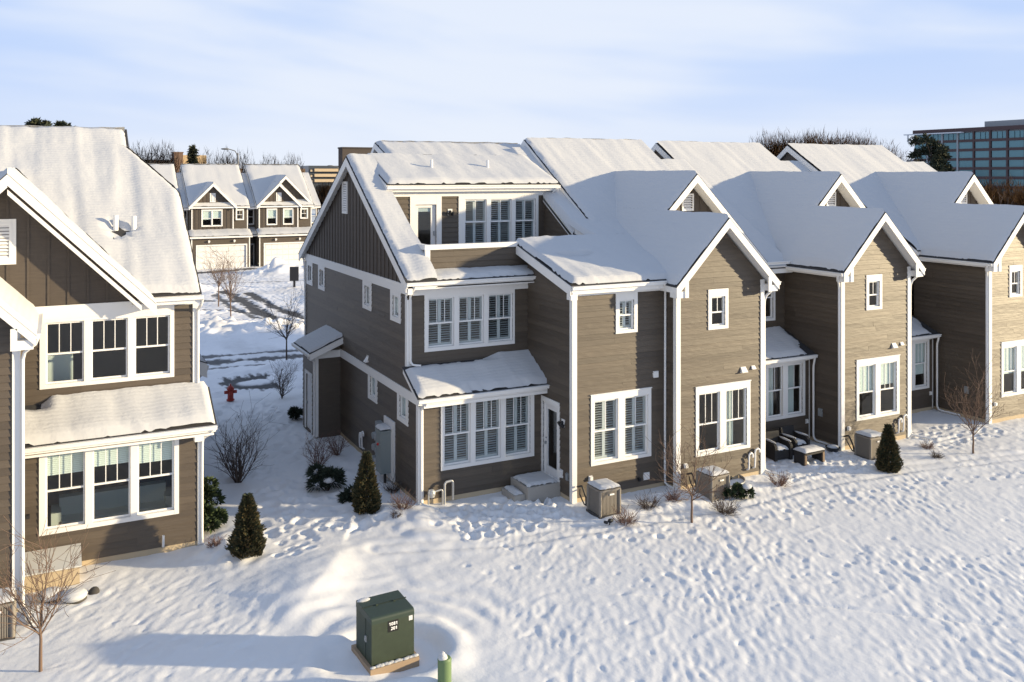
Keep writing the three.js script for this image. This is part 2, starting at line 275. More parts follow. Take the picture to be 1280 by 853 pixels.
function snowGeo(poly, fn, T, free, seed, o = {}) {
  const s = o.cell || .13, wr = o.wrap ? .05 : 0, lowE = o.wrap ? .05 : .014; if (wr) poly = offsetPoly(poly, free.map(f => f ? wr : 0)); const ins = offsetPoly(poly, free.map(f => f ? (wr ? -.002 : -.012) : 0)), n = poly.length;
  const L = poly.map((p, i) => { const q = poly[(i + 1) % n], dx = q[0] - p[0], dz = q[1] - p[1], l = Math.hypot(dx, dz); return free[i] ? [dz / l, -dx / l, (dz * p[0] - dx * p[1]) / l] : null; }).filter(Boolean);
  const gx = fn(1, 0) - fn(0, 0), gz = fn(0, 1) - fn(0, 0), gl = Math.hypot(gx, gz) || 1, dx = gx / gl, dz = gz / gl, bare = (o.bare ?? .04) * .7, streak = o.streak ?? .024, r = o.round ?? .15;
  const thick = (x, z) => {
    let d = 9; for (const l of L) d = Math.min(d, l[2] - (l[0] * x + l[1] * z));
    d -= Math.max(0, .25 + .8 * noise(x * 1.1 + seed, z * 1.1) + .5 * noise(x * 6.3, z * 6.3 + seed) + .35 * noise(x * 15, z * 15)) * bare * 1.6; if (d <= 0) return -lowE;
    const a = x * dz - z * dx, b = x * dx + z * dz, pr = Math.sqrt(1 - (1 - Math.min(d / r, 1)) ** 2);
    let t = T * (1 + .22 * noise(x * .7 + seed, z * .7)) + streak * (noise(a * 2.1 + seed, b * .25) + .55 * noise(a * 4.3, b * .5 + seed)) + .011 * noise(x * 5.1, z * 5.1 + seed) + .006 * noise(x * 11, z * 11);
    if (o.hole) { const e = o.hole(x, z); t = t * (1 - e) - .014 * e; }
    if (o.drift) t += o.drift(x, z); return t * pr - lowE * (1 - pr);
  };
  let x0 = 1e9, x1 = -1e9, z0 = 1e9, z1 = -1e9; for (const p of ins) { x0 = Math.min(x0, p[0]); x1 = Math.max(x1, p[0]); z0 = Math.min(z0, p[1]); z1 = Math.max(z1, p[1]); }
  const pos = [], uv = [], ix = [], map = new Map();
  const vid = p => { const k = Math.round(p[0] * 2000) + '_' + Math.round(p[1] * 2000); let i = map.get(k); if (i === undefined) { i = pos.length / 3; map.set(k, i); pos.push(p[0], fn(p[0], p[1]) + thick(p[0], p[1]), p[1]); uv.push(p[0] * dz - p[1] * dx + seed * .37, (p[0] * dx + p[1] * dz) * 1.15 + seed * .21); } return i; };
  for (let x = x0; x < x1; x += s) for (let z = z0; z < z1; z += s) {
    const c = clipPoly([[x, z], [x + s, z], [x + s, z + s], [x, z + s]], ins); if (c.length < 3) continue; const id = c.map(vid);
    for (let i = 1; i + 1 < id.length; i++) if (id[0] !== id[i] && id[i] !== id[i + 1] && id[0] !== id[i + 1]) ix.push(id[0], id[i + 1], id[i]);
  }
  const g = new THREE.BufferGeometry(); g.setAttribute('position', new THREE.Float32BufferAttribute(pos, 3)); g.setAttribute('uv', new THREE.Float32BufferAttribute(uv, 2)); g.setIndex(ix); g.computeVertexNormals(); return g;
}
let snowSeed = 3;
function roof(owner, poly, fn, free, o = {}) {
  if (orient(poly) < 0) { const n = poly.length; poly = poly.slice().reverse(); free = Array.from({ length: n }, (_, i) => free[(2 * n - 2 - i) % n]); }
  const t = o.t ?? .2, m = part('roof', slabGeo(poly, fn, -.03, -.03 - t), M.white, owner);
  part('shingles', slabGeo(offsetPoly(poly, free.map(f => f ? .025 : 0)), fn, 0, -.029), M.shingle, m);
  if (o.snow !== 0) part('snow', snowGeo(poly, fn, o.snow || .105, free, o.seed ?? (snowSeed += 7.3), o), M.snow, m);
  return m;
}
function gutter(owner, p0, p1, out) { const a = V(...p0), b = V(...p1), o = V(...out).multiplyScalar(.12); return part('gutter', [hexa(a, b, o, V(0, -.025, 0)), hexa(a.clone().add(V(0, -.025, 0)), b.clone().add(V(0, -.025, 0)), o.clone().multiplyScalar(.75), V(0, -.085, 0))], M.white, owner); }
function downspout(owner, pts) { return part('downspout', tube(pts, .042, 6, false, pts.length * 5), M.white, owner); }
function rake(owner, p0, p1, out, h = .3, t = .035) { return part('rake_board', hexa(V(...p0), V(...p1), V(0, -h, 0), V(...out).multiplyScalar(t)), M.white, owner); }
const trim = (owner, geo, name = 'trim') => { for (const g of Array.isArray(geo) ? geo : [geo]) part(name, g, M.white, owner); };
const each = (name, list, mat, owner) => { for (const g of list) part(name, g, mat, owner); };
function louverVent(owner, F, u0, v0, u1, v1, cols = 1) {
  const g = sub('gable_vent', owner), w = .06; part('frame', [F.fb(u0, v0, 0, u0 + w, v1, .05), F.fb(u1 - w, v0, 0, u1, v1, .05), F.fb(u0 + w, v0, 0, u1 - w, v0 + w, .048), F.fb(u0 + w, v1 - w, 0, u1 - w, v1, .048)], M.white, g);
  const s = []; for (let v = v0 + w; v < v1 - w - .03; v += .09) s.push(quadGeo([[F.at(u0 + w, v, .046), F.at(u1 - w, v, .046), F.at(u1 - w, v + .07, .012), F.at(u0 + w, v + .07, .012)], [F.at(u0 + w, v, .008), F.at(u1 - w, v, .008), F.at(u1 - w, v, .046), F.at(u0 + w, v, .046)]]));
  part('louvers', s, M.white2, g, STUFF);
}
function hoodVent(owner, F, u, v, w = .2) { // small wall cap with sloping hood
  const a = F.at(u - w / 2, v + w, .01), b = F.at(u + w / 2, v + w, .01), c = F.at(u + w * .62, v, .01), d = F.at(u - w * .62, v, .01), e = F.at(u - w * .62, v, w * .7), f = F.at(u + w * .62, v, w * .7);
  part('vent_hood', [quadGeo([[e, f, b, a], [d, e, a, a], [f, c, b, b], [d, c, f, e]]), F.fb(u - w * .6, v - .03, 0, u + w * .6, v + w + .03, .012)], M.white, owner);
}
function boxFix(owner, F, u, v, w, h, d, mat, name) { return part(name, [F.fb(u - w / 2, v - h / 2, 0, u + w / 2, v + h / 2, d * .45), F.fb(u - w / 2 + .015, v - h / 2 + .015, d * .45, u + w / 2 - .015, v + h / 2 - .015, d)], mat, owner); }
function pvcHooks(owner, F, u, v, s = 1) { part('exhaust_pipe', [tube([[0, -.25, -.02], [0, -.2, .1], [0, .1, .12], [0, .3, .12], [0.02, .38, .12], [.12 * s, .42, .12], [.2 * s, .36, .12], [.2 * s, .28, .12]].map(p => F.at(u + p[0], v + p[1], p[2]).toArray()), .033, 8, false, 40), tube([[0, -.25, -.02], [0, -.2, .1], [0, 0, .12], [0, .22, .12], [0.02, .3, .12], [.1 * s, .34, .12], [.16 * s, .28, .12], [.16 * s, .18, .12]].map(p => F.at(u + p[0] - .27 * s, v + p[1] - .03, p[2]).toArray()), .033, 8, false, 40)], M.pvc, owner); }
function wallLight(owner, F, u, v) { const g = sub('wall_light', owner); part('back_plate', F.fb(u - .09, v - .12, 0, u + .09, v + .12, .04), M.white, g); part('lamp_heads', [new THREE.CylinderGeometry(.05, .065, .14, 10).rotateX(.7).translate(-.05, -.02, .13), new THREE.CylinderGeometry(.05, .065, .14, 10).rotateX(.9).translate(.07, -.05, .12), new THREE.SphereGeometry(.05, 10, 8).translate(0, .02, .06)].map(x => x.translate(u, v, 0).applyMatrix4(F.m)), M.black, g); }
// ================================================================ the end townhouse with the dark gable
const MAINP = (x, z) => 6.95 + .62 * (-26.6 - z), LOWP = (x, z) => MAINP(x, z) - .3;
const E_ = thing('end_townhouse', 'brown end townhouse with tall dark board gable, rooftop deck and plantation shutters', 'townhouse', [10.08, 0, -26.1], 'brown townhouses in the long row');
{
  const o = E_, X0 = 10.08, XW = 14.45, ZL = -26.1, ZU = -27.1, ZB = -40.2, ZW = -24.1, ZD = -31.3;
  // gable end wall (faces -x)
  const FG = frame([X0, 0, ZB], 'x-'), gu = z => FG.u(z);
  const sm = (z0, z1, v0) => ({ outer: [gu(z0), v0, gu(z1), v0 + 1.02], cols: [[gu(z0) + .24, gu(z1) - .24]], v0: v0 + .2, v1: v0 + .8, fill: null, cap: 0 });
  const gw = [sm(-39.9, -38.9, 5.44), sm(-37.92, -36.92, 5.44), sm(-31.7, -30.7, 5.44), sm(-28.66, -27.66, 5.44), sm(-31.07, -30.07, 2.28), sm(-27.98, -26.98, 2.26)];
  gw[2].fill = { curtain: [0, .6] }; gw[3].fill = { blind: .9 }; gw[4].fill = gw[5].fill = { blind: 1 };
  gw.forEach(s => windowAt(o, FG, s));
  siding(FG, [[gu(ZB), -.3], [gu(ZL), -.3], [gu(ZL), 3.2], [gu(ZU), 4.05], [gu(ZU), 6.78], [gu(ZB), 6.78]], .16, 6.46, gw.map(holeOf), o);
  trim(o, [FG.fb(gu(ZB), 6.46, 0, gu(ZU) - .0, 6.78, .056), FG.fb(gu(-34.62), 3.13, 0, gu(ZL) - .01, 3.43, .058)], 'frieze_band');
  const triPoly = [[gu(-27.0), 6.78], [gu(-33.15), 10.72], [gu(-40.3), 6.78]].reverse();
  boardBatten(FG, triPoly, [[gu(-34.35), 8.8, gu(-33.7), 10.05]], o);
  louverVent(o, FG, gu(-34.35), 8.8, gu(-33.7), 10.05);
  part('vent_backing', FG.fb(gu(-34.35), 8.8, -.1, gu(-33.7), 10.05, -.02), M.black, o);
  rake(o, [9.87, 6.93, -26.62], [9.87, 10.975, -33.15], [-1, 0, 0], .34); rake(o, [9.87, 10.975, -33.15], [9.87, 6.74, -40.55], [-1, 0, 0], .34);
  trim(o, [bx(9.9, 6.52, -27.06, 10.06, 6.86, -26.6)], 'eave_return');
  // corner boards
  trim(o, [bx(X0 - .05, .02, ZL - .13, X0 - .001, 3.14, ZL + .0), bx(X0 - .052, .02, ZL, X0 + .13, 3.1, ZL + .052), bx(X0 - .05, 4.1, ZU - .12, X0 - .001, 6.46, ZU), bx(X0 - .052, 4.0, ZU, X0 + .12, 6.3, ZU + .052), bx(X0 - .05, .1, ZB, X0, 6.4, ZB + .12)], 'corner_board');
  // lower bay front
  const FB = frame([X0, 0, ZL], 'z+'), triple = (a, v0, v1, rail, outer, ex = {}) => ({ cols: [[a, a + .82], [a + 1.08, a + 1.9], [a + 2.16, a + 2.98]], v0, v1, rail, outer, muntin: 2, fill: 'shutter', cap: 0, ...ex });
  const lb = triple(10.96 - X0, 1.17, 3.02, 2.08, [10.8 - X0, 1.0, 14.13 - X0, 3.16]);
  windowAt(o, FB, lb);
  siding(FB, [[0, -.3], [XW - X0, -.3], [XW - X0, 3.3], [0, 3.3]], .16, 3.14, [holeOf(lb)], o);
  trim(o, [FB.fb(.13, 3.13, 0, XW - X0 - .02, 3.36, .056)], 'frieze_board');
  // upper bay front
  const FU = frame([X0, 0, ZU], 'z+'), ub = triple(10.82 - X0, 4.74, 6.25, 5.46, [10.64 - X0, 4.57, 13.92 - X0, 6.42], { tilt: .25 });
  windowAt(o, FU, ub);
  siding(FU, [[0, 3.5], [XW - X0, 3.5], [XW - X0, 7], [0, 7]], 4.05, 6.45, [holeOf(ub)], o);
  trim(o, [FU.fb(.14, 6.42, 0, XW - X0 - .02, 6.8, .056)], 'frieze_board');
  // wing: left wall with the back door
  const FW = frame([XW, 0, ZU], 'x-'), wu = z => FW.u(z), wtop = z => 6.9 + .278 * (-23.75 - z) - .22;
  const dHole = [wu(-25.98), .45, wu(-24.98), 2.82];
  siding(FW, [[0, -.3], [wu(ZW), -.3], [wu(ZW), wtop(ZW)], [0, wtop(ZU)]], .16, 7.6, [dHole], o);
  {
    const d = sub('back_door', o), a = dHole[0], b = dHole[2];
    part('door_frame', [FW.fb(a - .1, .4, 0, a, 2.98, .05), FW.fb(b, .4, 0, b + .1, 2.98, .05), FW.fb(a, 2.82, 0, b, 2.98, .047), FW.fb(a, .4, -.13, b, .46, .06), FW.fb(a, .46, -.13, a + .05, 2.82, -.002), FW.fb(b - .05, .46, -.13, b, 2.82, -.002), FW.fb(a + .05, 2.77, -.13, b - .05, 2.82, -.002)], M.white, d);
    part('door_leaf', [FW.fb(a + .05, .46, -.08, a + .2, 2.77, -.035), FW.fb(b - .2, .46, -.08, b - .05, 2.77, -.035), FW.fb(a + .2, 2.6, -.08, b - .2, 2.77, -.035), FW.fb(a + .2, .46, -.08, b - .2, .72, -.035)], M.white2, d);
    part('door_glass', FW.fb(a + .2, .72, -.06, b - .2, 2.6, -.05), M.darkDoorGlass, d);
    part('door_handle', [FW.fb(a + .1, 1.42, -.035, a + .15, 1.5, .03), FW.fb(a + .11, 1.6, -.035, a + .15, 1.64, 0)], M.metalGrey, d);
  }
  wallLight(o, FW, wu(-24.66), 2.4); boxFix(o, FW, wu(-24.77), .76, .16, .26, .09, M.white, 'outlet_box'); boxFix(o, FW, wu(-24.4), .76, .13, .24, .07, M.metalGrey, 'meter_socket');
  // wing front
  const FF = frame([XW, 0, ZW], 'z+'), sw = { outer: [1.58, 5.2, 2.42, 6.5], cols: [[1.77, 2.24]], v0: 5.35, v1: 6.22, rail: 5.77, muntin: 1, fill: 'shutter', cap: 0 };
  const dw = { outer: [.64, 1.09, 2.96, 3.32], cols: [[.82, 1.63], [1.98, 2.79]], v0: 1.24, v1: 3.08, rail: 2.14, muntin: 1, fill: 'shutter', tilt: .2 };
  windowAt(o, FF, sw); windowAt(o, FF, dw);
  siding(FF, [[0, -.3], [3.58, -.3], [3.58, 6.6], [0, 6.6]], .16, 6.5, [holeOf(sw), holeOf(dw)], o);
  trim(o, [FF.fb(.12, 6.5, 0, 3.56, 6.72, .056)], 'frieze_board');
  trim(o, [bx(XW - .052, .02, ZW - .12, XW, 6.45, ZW), bx(XW - .054, .02, ZW, XW + .12, 6.7, ZW + .052), bx(17.97, .2, ZW + .001, 18.0, 6.6, ZW + .052)], 'corner_board');
  boxFix(o, FF, 3.15, 3.74, .22, .22, .06, M.white, 'vent_cover'); boxFix(o, FF, 2.78, .45, .24, .24, .06, M.white, 'vent_cover'); boxFix(o, FF, .62, .72, .13, .15, .12, M.white, 'outlet_box');
  part('tap', FF.fb(2.44, .35, 0, 2.52, .45, .12), M.black, o);
  // foundation strip
  each('foundation', [bx(X0 - .012, -.4, ZB, X0 + .1, .155, ZL), bx(X0 + .1, -.4, ZL - .1, XW, .155, ZL + .012), bx(XW - .012, -.4, ZL + .012, XW + .1, .155, ZW), bx(XW + .1, -.4, ZW - .1, 18.0, .155, ZW + .012)], M.found, o);
  // deck: parapet, posts, floor
  const FD = frame([10.85, 0, -27.45], 'z+'); siding(FD, [[0, 6.7], [3.6, 6.7], [3.6, 7.9], [0, 7.9]], 7.05, 7.85, [], o);
  const FDL = frame([10.85, 0, -28.6], 'x-'); siding(FDL, [[0, 7.9], [0, 7.75], [1.15, 7.05], [1.15, 7.9]], 7.1, 7.85, [], o);
  each('parapet_cap', [bx(10.78, 7.84, -27.6, 17.4, 8.0, -27.38), bx(10.78, 7.84, -28.75, 10.98, 8.0, -27.6), bx(10.81, 7.0, -27.52, 10.98, 7.84, -27.41)], M.white, o);
  part('parapet_wall', bx(10.98, 6.9, -27.58, 17.4, 7.84, -27.46), M.sidingCore, o);
  part('snow', snowGeo([[10.75, -27.66], [17.5, -27.66], [17.5, -27.33], [10.75, -27.33]].reverse(), () => 8.0, .13, [1, 0, 1, 1], 91, { cell: .07, bare: .02, round: .12 }), M.snow, sub('parapet_snow', o));
  part('deck_floor', bx(10.98, 6.85, -31.3, 17.4, 6.98, -27.58), M.white2, o);
  // dormer front wall
  const FT = frame([11.0, 0, ZD], 'z+'), tw = { cols: [[3.0, 3.82], [4.08, 4.9], [5.16, 5.97]], v0: 7.55, v1: 9.32, rail: 8.5, outer: [2.8, 7.4, 6.14, 9.5], muntin: 1, fill: 'shutter', cap: 0, tilt: .3 }, dh = [.93, 7.0, 1.77, 9.2];
  windowAt(o, FT, tw);
  siding(FT, [[0, 6.9], [6.6, 6.9], [6.6, 9.9], [0, 9.9]], 7.05, 9.5, [holeOf(tw), dh], o);
  trim(o, [FT.fb(.01, 9.5, 0, 6.6, 9.86, .05), FT.fb(.01, 7.0, 0, .1, 9.5, .045), FT.fb(.72, 7.0, 0, .93, 9.5, .05), FT.fb(1.77, 7.0, 0, 1.98, 9.5, .05), FT.fb(.93, 9.2, 0, 1.77, 9.5, .048), FT.fb(2.68, 7.0, 0, 2.8, 9.5, .052), bx(10.975, 8.8, ZD, 11.0, 9.8, ZD + .06)], 'frieze_board');
  {
    const d = sub('deck_door', o), a = .93, b = 1.77; part('door_leaf', [FT.fb(a, 7.0, -.08, a + .13, 9.2, -.03), FT.fb(b - .2, 7.0, -.08, b, 9.2, -.03), FT.fb(a + .13, 9.08, -.08, b - .2, 9.2, -.03), FT.fb(a + .13, 7, -.08, b - .2, 7.25, -.03)], M.white2, d);
    part('door_glass', FT.fb(a + .13, 7.25, -.06, b - .2, 9.08, -.05), M.darkDoorGlass, d); part('door_blind', FT.fb(a + .14, 8.93, -.1, b - .21, 9.08, -.085), M.curtain, d); part('door_handle', FT.fb(b - .1, 8.02, -.03, b - .06, 8.2, .03), M.metalGrey, d);
  }
  wallLight(o, FT, 2.33, 8.9);
  // cheeks of the dormer
  const DORM = (x, z) => 9.97 + .385 * (-30.95 - z);
  const FC = frame([11.0, 0, -34.2], 'x-'); siding(FC, [[0, 10.9], [2.9, 8.9], [2.9, 9.75], [0, 10.95]], 8.9, 10.9, [], o);
  const FK = frame([17.42, 0, ZD], 'x-'); siding(FK, [[0, 6.9], [2.6, 6.9], [2.6, 7.8], [2.1, 8.1], [0, 9.3]], 7.0, 9.2, [], o);
  rake(o, [17.42, 9.42, -31.3], [17.42, 8.0, -28.95], [-1, 0, 0], .16, .06);
  part('dormer_side', bx(17.46, 7, -34, 17.6, 9.85, -31.3), M.sidingCore, o);
  // shell: back wall, party wall, floors, inner walls
  part('back_wall', bx(X0, -.3, ZB - .14, 18, 6.8, ZB - .01), M.sidingCore, o);
  each('party_wall', [bx(17.86, -.3, ZB, 17.985, 6.6, ZW - .16), bx(17.86, 8.2, -38, 17.985, 9.3, -31.4)], M.interior, o);
  each('floor_slab', [bx(X0 + .15, -.05, ZB, 17.85, .12, ZU), bx(X0 + .15, -.05, ZU, XW, .12, ZL - .15), bx(XW + .15, -.05, ZU, 17.85, .12, ZW - .15), bx(X0 + .15, 3.35, ZB, 17.85, 3.55, ZU - .15), bx(XW + .15, 3.35, ZU - .15, 17.85, 3.55, ZW - .15), bx(X0 + .15, 6.45, ZB, 17.85, 6.68, ZU - .15)], M.floor, o);
  each('inner_wall', [bx(X0 + .15, .12, -31.6, 17.8, 3.35, -31.5), bx(X0 + .15, 3.55, -31.6, 17.8, 6.4, -31.5), bx(XW + .02, .12, -27.0, XW + .14, 3.35, ZU + .14), bx(11.1, 7, -35.5, 17.3, 9.6, -35.4)], M.interior, o);
  // ---- roofs
  roof(o, [[9.85, -26.6], [10.9, -26.6], [10.9, -33.15], [9.85, -33.15]], MAINP, [1, 0, 0, 1], { drift: (x, z) => .1 * sstep(-29.2, -27.6, z) * sstep(10.0, 10.8, x), streak: .03 });
  roof(o, [[9.85, -33.15], [10.9, -33.15], [10.9, -40.55], [9.85, -40.55]], (x, z) => 11.01 - .575 * (-33.15 - z), [0, 0, 1, 1], { cell: .3 }); roof(o, [[10.9, -33.7], [11.8, -33.7], [11.8, -40.55], [10.9, -40.55]], (x, z) => 11.01 - .575 * (-33.15 - z), [0, 0, 1, 0], { cell: .3 });
  roof(o, [[17.36, -28.9], [18.3, -28.9], [18.3, -34.2], [17.36, -34.2]], LOWP, [0, 0, 0, 1], { snow: .16, bare: 0, wrap: 1, drift: (x, z) => .12 * sstep(-30.8, -29.4, z) });
  roof(o, [[10.72, -30.95], [17.9, -30.95], [17.9, -33.6], [10.72, -33.6]], DORM, [1, 1, 0, 1], { snow: .15, streak: .02 });
  roof(o, [[11.7, -33.6], [18.3, -33.6], [18.3, -35.25], [11.7, -35.25]], DORM, [0, 0, 1, 1], { snow: .13, bare: .12 });
  roof(o, [[11.7, -35.25], [18.3, -35.25], [18.3, -40.55], [11.7, -40.55]], (x, z) => 11.625 - .85 * (-35.25 - z), [0, 0, 1, 1], { cell: .3 });
  const FR = frame([11.8, 0, -37], 'x-'); wallCore(FR, [[0, 10], [3.5, 10.6], [3.5, 10.9], [1.75, 11.45], [.6, 10.6]], [], o, 'gable_wall', M.batten[0]);
  rake(o, [11.69, 11.61, -35.25], [11.69, 10.97, -33.55], [-1, 0, 0], .24); rake(o, [11.69, 11.61, -35.25], [11.69, 10.5, -36.6], [-1, 0, 0], .24);
  rake(o, [10.715, 9.95, -30.95], [10.715, 10.96, -33.6], [-1, 0, 0], .26);
  gutter(o, [10.7, 9.9, -30.94], [17.92, 9.9, -30.94], [0, 0, 1]); trim(o, [bx(10.76, 9.68, -31.28, 17.8, 9.84, -31.0)], 'soffit');
  // upper bay eave
  roof(o, [[10.85, -26.62], [14.75, -26.62], [14.75, -27.47], [10.85, -27.47]], (x, z) => 6.93 + .2 * (-26.62 - z), [1, 1, 0, 0], { snow: .1, bare: .1 });
  gutter(o, [9.84, 6.9, -26.6], [14.77, 6.9, -26.6], [0, 0, 1]); trim(o, [bx(X0 + .01, 6.66, -27.05, 14.72, 6.74, -26.62), bx(14.5, 6.5, -27.05, 14.72, 6.66, -26.66)], 'soffit');
  // lower bay shed roof
  const LB = (x, z) => 3.44 + .53 * (-25.68 - z); roof(o, [[9.9, -25.68], [14.78, -25.68], [14.78, -27.06], [9.9, -27.06]], LB, [1, 1, 0, 1], { snow: .16, t: .18, bare: .08, hole: (x, z) => sstep(-26.82, -26.95, z + .05 * noise(x * 3, z)) * sstep(13.4, 12.6, x) });
  gutter(o, [9.88, 3.42, -25.66], [14.8, 3.42, -25.66], [0, 0, 1]); trim(o, [bx(X0 + .01, 3.12, -26.05, 14.76, 3.22, -25.7), bx(14.5, 3.0, -26.04, 14.74, 3.12, -25.74)], 'soffit');
  // wing shed roof, rising to the main slope
  const WS = (x, z) => 6.9 + .278 * (-23.75 - z); roof(o, [[14.2, -23.75], [17.4, -23.75], [17.4, -27.62], [14.2, -27.62]], WS, [1, 0, 0, 1], { seed: 61, snow: .17, bare: .06, hole: (x, z) => sstep(.3, .1, Math.hypot((x - 15.6) * .45, (z + 25.9) * 1.6) + .12 * noise(x * 4, z * 4)) });
  roof(o, [[17.4, -23.75], [17.85, -23.75], [18.6, -24.9], [19.43, -27.62], [17.4, -27.62]], WS, [1, 0, 0, 0, 0], { seed: 61, snow: .17, bare: .06 });
  roof(o, [[17.4, -27.62], [19.43, -27.62], [19.8, -28.85], [19.8, -29.8], [17.4, -29.8]], WS, [0, 0, 0, 0, 1], { seed: 61, snow: .17, bare: 0, wrap: 1 });
  rake(o, [14.19, 6.87, -23.76], [14.19, 7.93, -27.6], [-1, 0, 0], .3); gutter(o, [14.18, 6.86, -23.73], [17.72, 6.86, -23.73], [0, 0, 1]); trim(o, [bx(14.24, 6.6, -24.06, 17.9, 6.68, -23.77)], 'soffit');
  trim(o, [bx(14.2, 6.42, -24.06, 14.44, 6.6, -23.8)], 'eave_return');
  // rain leaders
  downspout(o, [[10.15, 3.36, -25.62], [10.15, 3.2, -25.7], [10.13, 3.02, -26.02], [10.13, 1.5, -26.03], [10.13, .2, -26.03], [10.15, .08, -25.95], [10.5, .04, -25.45]]);
  downspout(o, [[10.12, 6.8, -26.55], [10.12, 6.62, -26.7], [10.14, 6.45, -27.02], [10.14, 5.4, -27.03], [10.14, 4.35, -27.03], [10.2, 4.22, -26.95], [10.42, 4.2, -26.8]]);
  downspout(o, [[9.95, 6.7, -40.4], [10.0, 6.4, -40.2], [10.02, 5, -40.1], [10.02, 1, -40.1], [9.98, .1, -40.1]]);
  downspout(o, [[17.75, 9.8, -30.9], [17.7, 9.6, -31.1], [17.66, 9.45, -31.25], [17.62, 9.2, -31.26]]);
  downspout(o, [[17.66, 6.8, -23.66], [17.72, 6.68, -23.7], [17.9, 6.5, -23.95], [17.95, 6.3, -24.02], [17.95, 3, -24.03], [17.95, .2, -24.03], [17.97, .08, -23.9], [18.1, .05, -23.3]]);
  // plumbing vents in the dormer roof
  for (const [x, z] of [[12.95, -32.2], [15.35, -32.2]]) part('vent_pipe', cyl(.055, .055, .46, x, DORM(x, z) - .02, z, 10), M.pvc, o);
  // gas meter pipes by the corner, vent hood and cable on the gable wall
  hoodVent(o, FG, gu(-31.2), 3.55, .2); pvcHooks(o, FG, gu(-31.55), .55, 1);
  part('gas_meter', [new THREE.SphereGeometry(.13, 14, 10).scale(1, 1.1, .8).translate(10.42, .4, -25.9), cyl(.1, .1, .18, 10.42, .3, -25.9, 12), tube([[10.3, .1, -25.85], [10.3, .5, -25.85], [10.36, .55, -25.85]], .025), tube([[10.5, .45, -25.88], [10.75, .48, -25.88], [10.78, .4, -25.88], [10.78, 0, -25.88]], .028), tube([[10.85, 0, -25.88], [10.85, .6, -25.88], [10.9, .68, -25.9], [11.1, .7, -25.9], [11.14, .62, -25.9], [11.14, .1, -25.9]], .04, 8, false, 30)], M.galv, o);
  // small entrance porch on the gable side
  const PX0 = 9.05, PZ0 = -34.65, PZ1 = -36.5;
  const FPz = frame([PX0, 0, PZ0], 'z+'), FPx = frame([PX0, 0, PZ1], 'x-'); siding(FPz, [[0, -.3], [1.03, -.3], [1.03, 3.75], [0, 3.35]], .1, 3.12, [], o);
  siding(FPx, [[0, -.3], [1.85, -.3], [1.85, 3.2], [0, 3.2]], .1, 3.2, [[.45, .1, 1.4, 2.35]], o);
  { const d = sub('side_door', o); part('door_leaf', [FPx.fb(.48, .12, -.08, 1.37, 2.32, -.03), ...[.2, .85, 1.5].map(v => FPx.fb(.6, v + .05, -.03, 1.25, v + .55, -.02))], M.white2, d); part('door_frame', [FPx.fb(.37, .1, 0, .48, 2.45, .04), FPx.fb(1.37, .1, 0, 1.48, 2.45, .04), FPx.fb(.48, 2.32, 0, 1.37, 2.45, .038)], M.white, d); part('door_handle', FPx.fb(.58, 1.1, -.03, .63, 1.2, .03), M.metalGrey, d); }
  trim(o, [FPz.fb(-.03, .05, 0, .12, 3.12, .052), FPz.fb(-.03, 3.12, .0, 1.02, 3.4, .055), bx(PX0 - .052, .05, PZ0 - .12, PX0, 3.2, PZ0), FPx.fb(0, 3.18, 0, 1.75, 3.4, .052)], 'corner_board');
  const PR = (x, z) => 3.42 + .42 * (x - 8.75); roof(o, [[8.75, -34.3], [10.06, -34.3], [10.06, -36.85], [8.75, -36.85]], PR, [1, 0, 1, 1], { snow: .1, t: .14, bare: .03 });
  rake(o, [8.74, 3.38, -34.29], [10.06, 3.93, -34.29], [0, 0, 1], .24); gutter(o, [8.74, 3.4, -36.85], [8.74, 3.4, -34.28], [-1, 0, 0]);
  downspout(o, [[8.7, 3.32, -34.4], [8.75, 3.18, -34.45], [8.98, 3.05, -34.55], [9.0, 2.8, -34.58], [9.0, .3, -34.58], [8.95, .1, -34.5], [8.5, .05, -33.9]]);
}
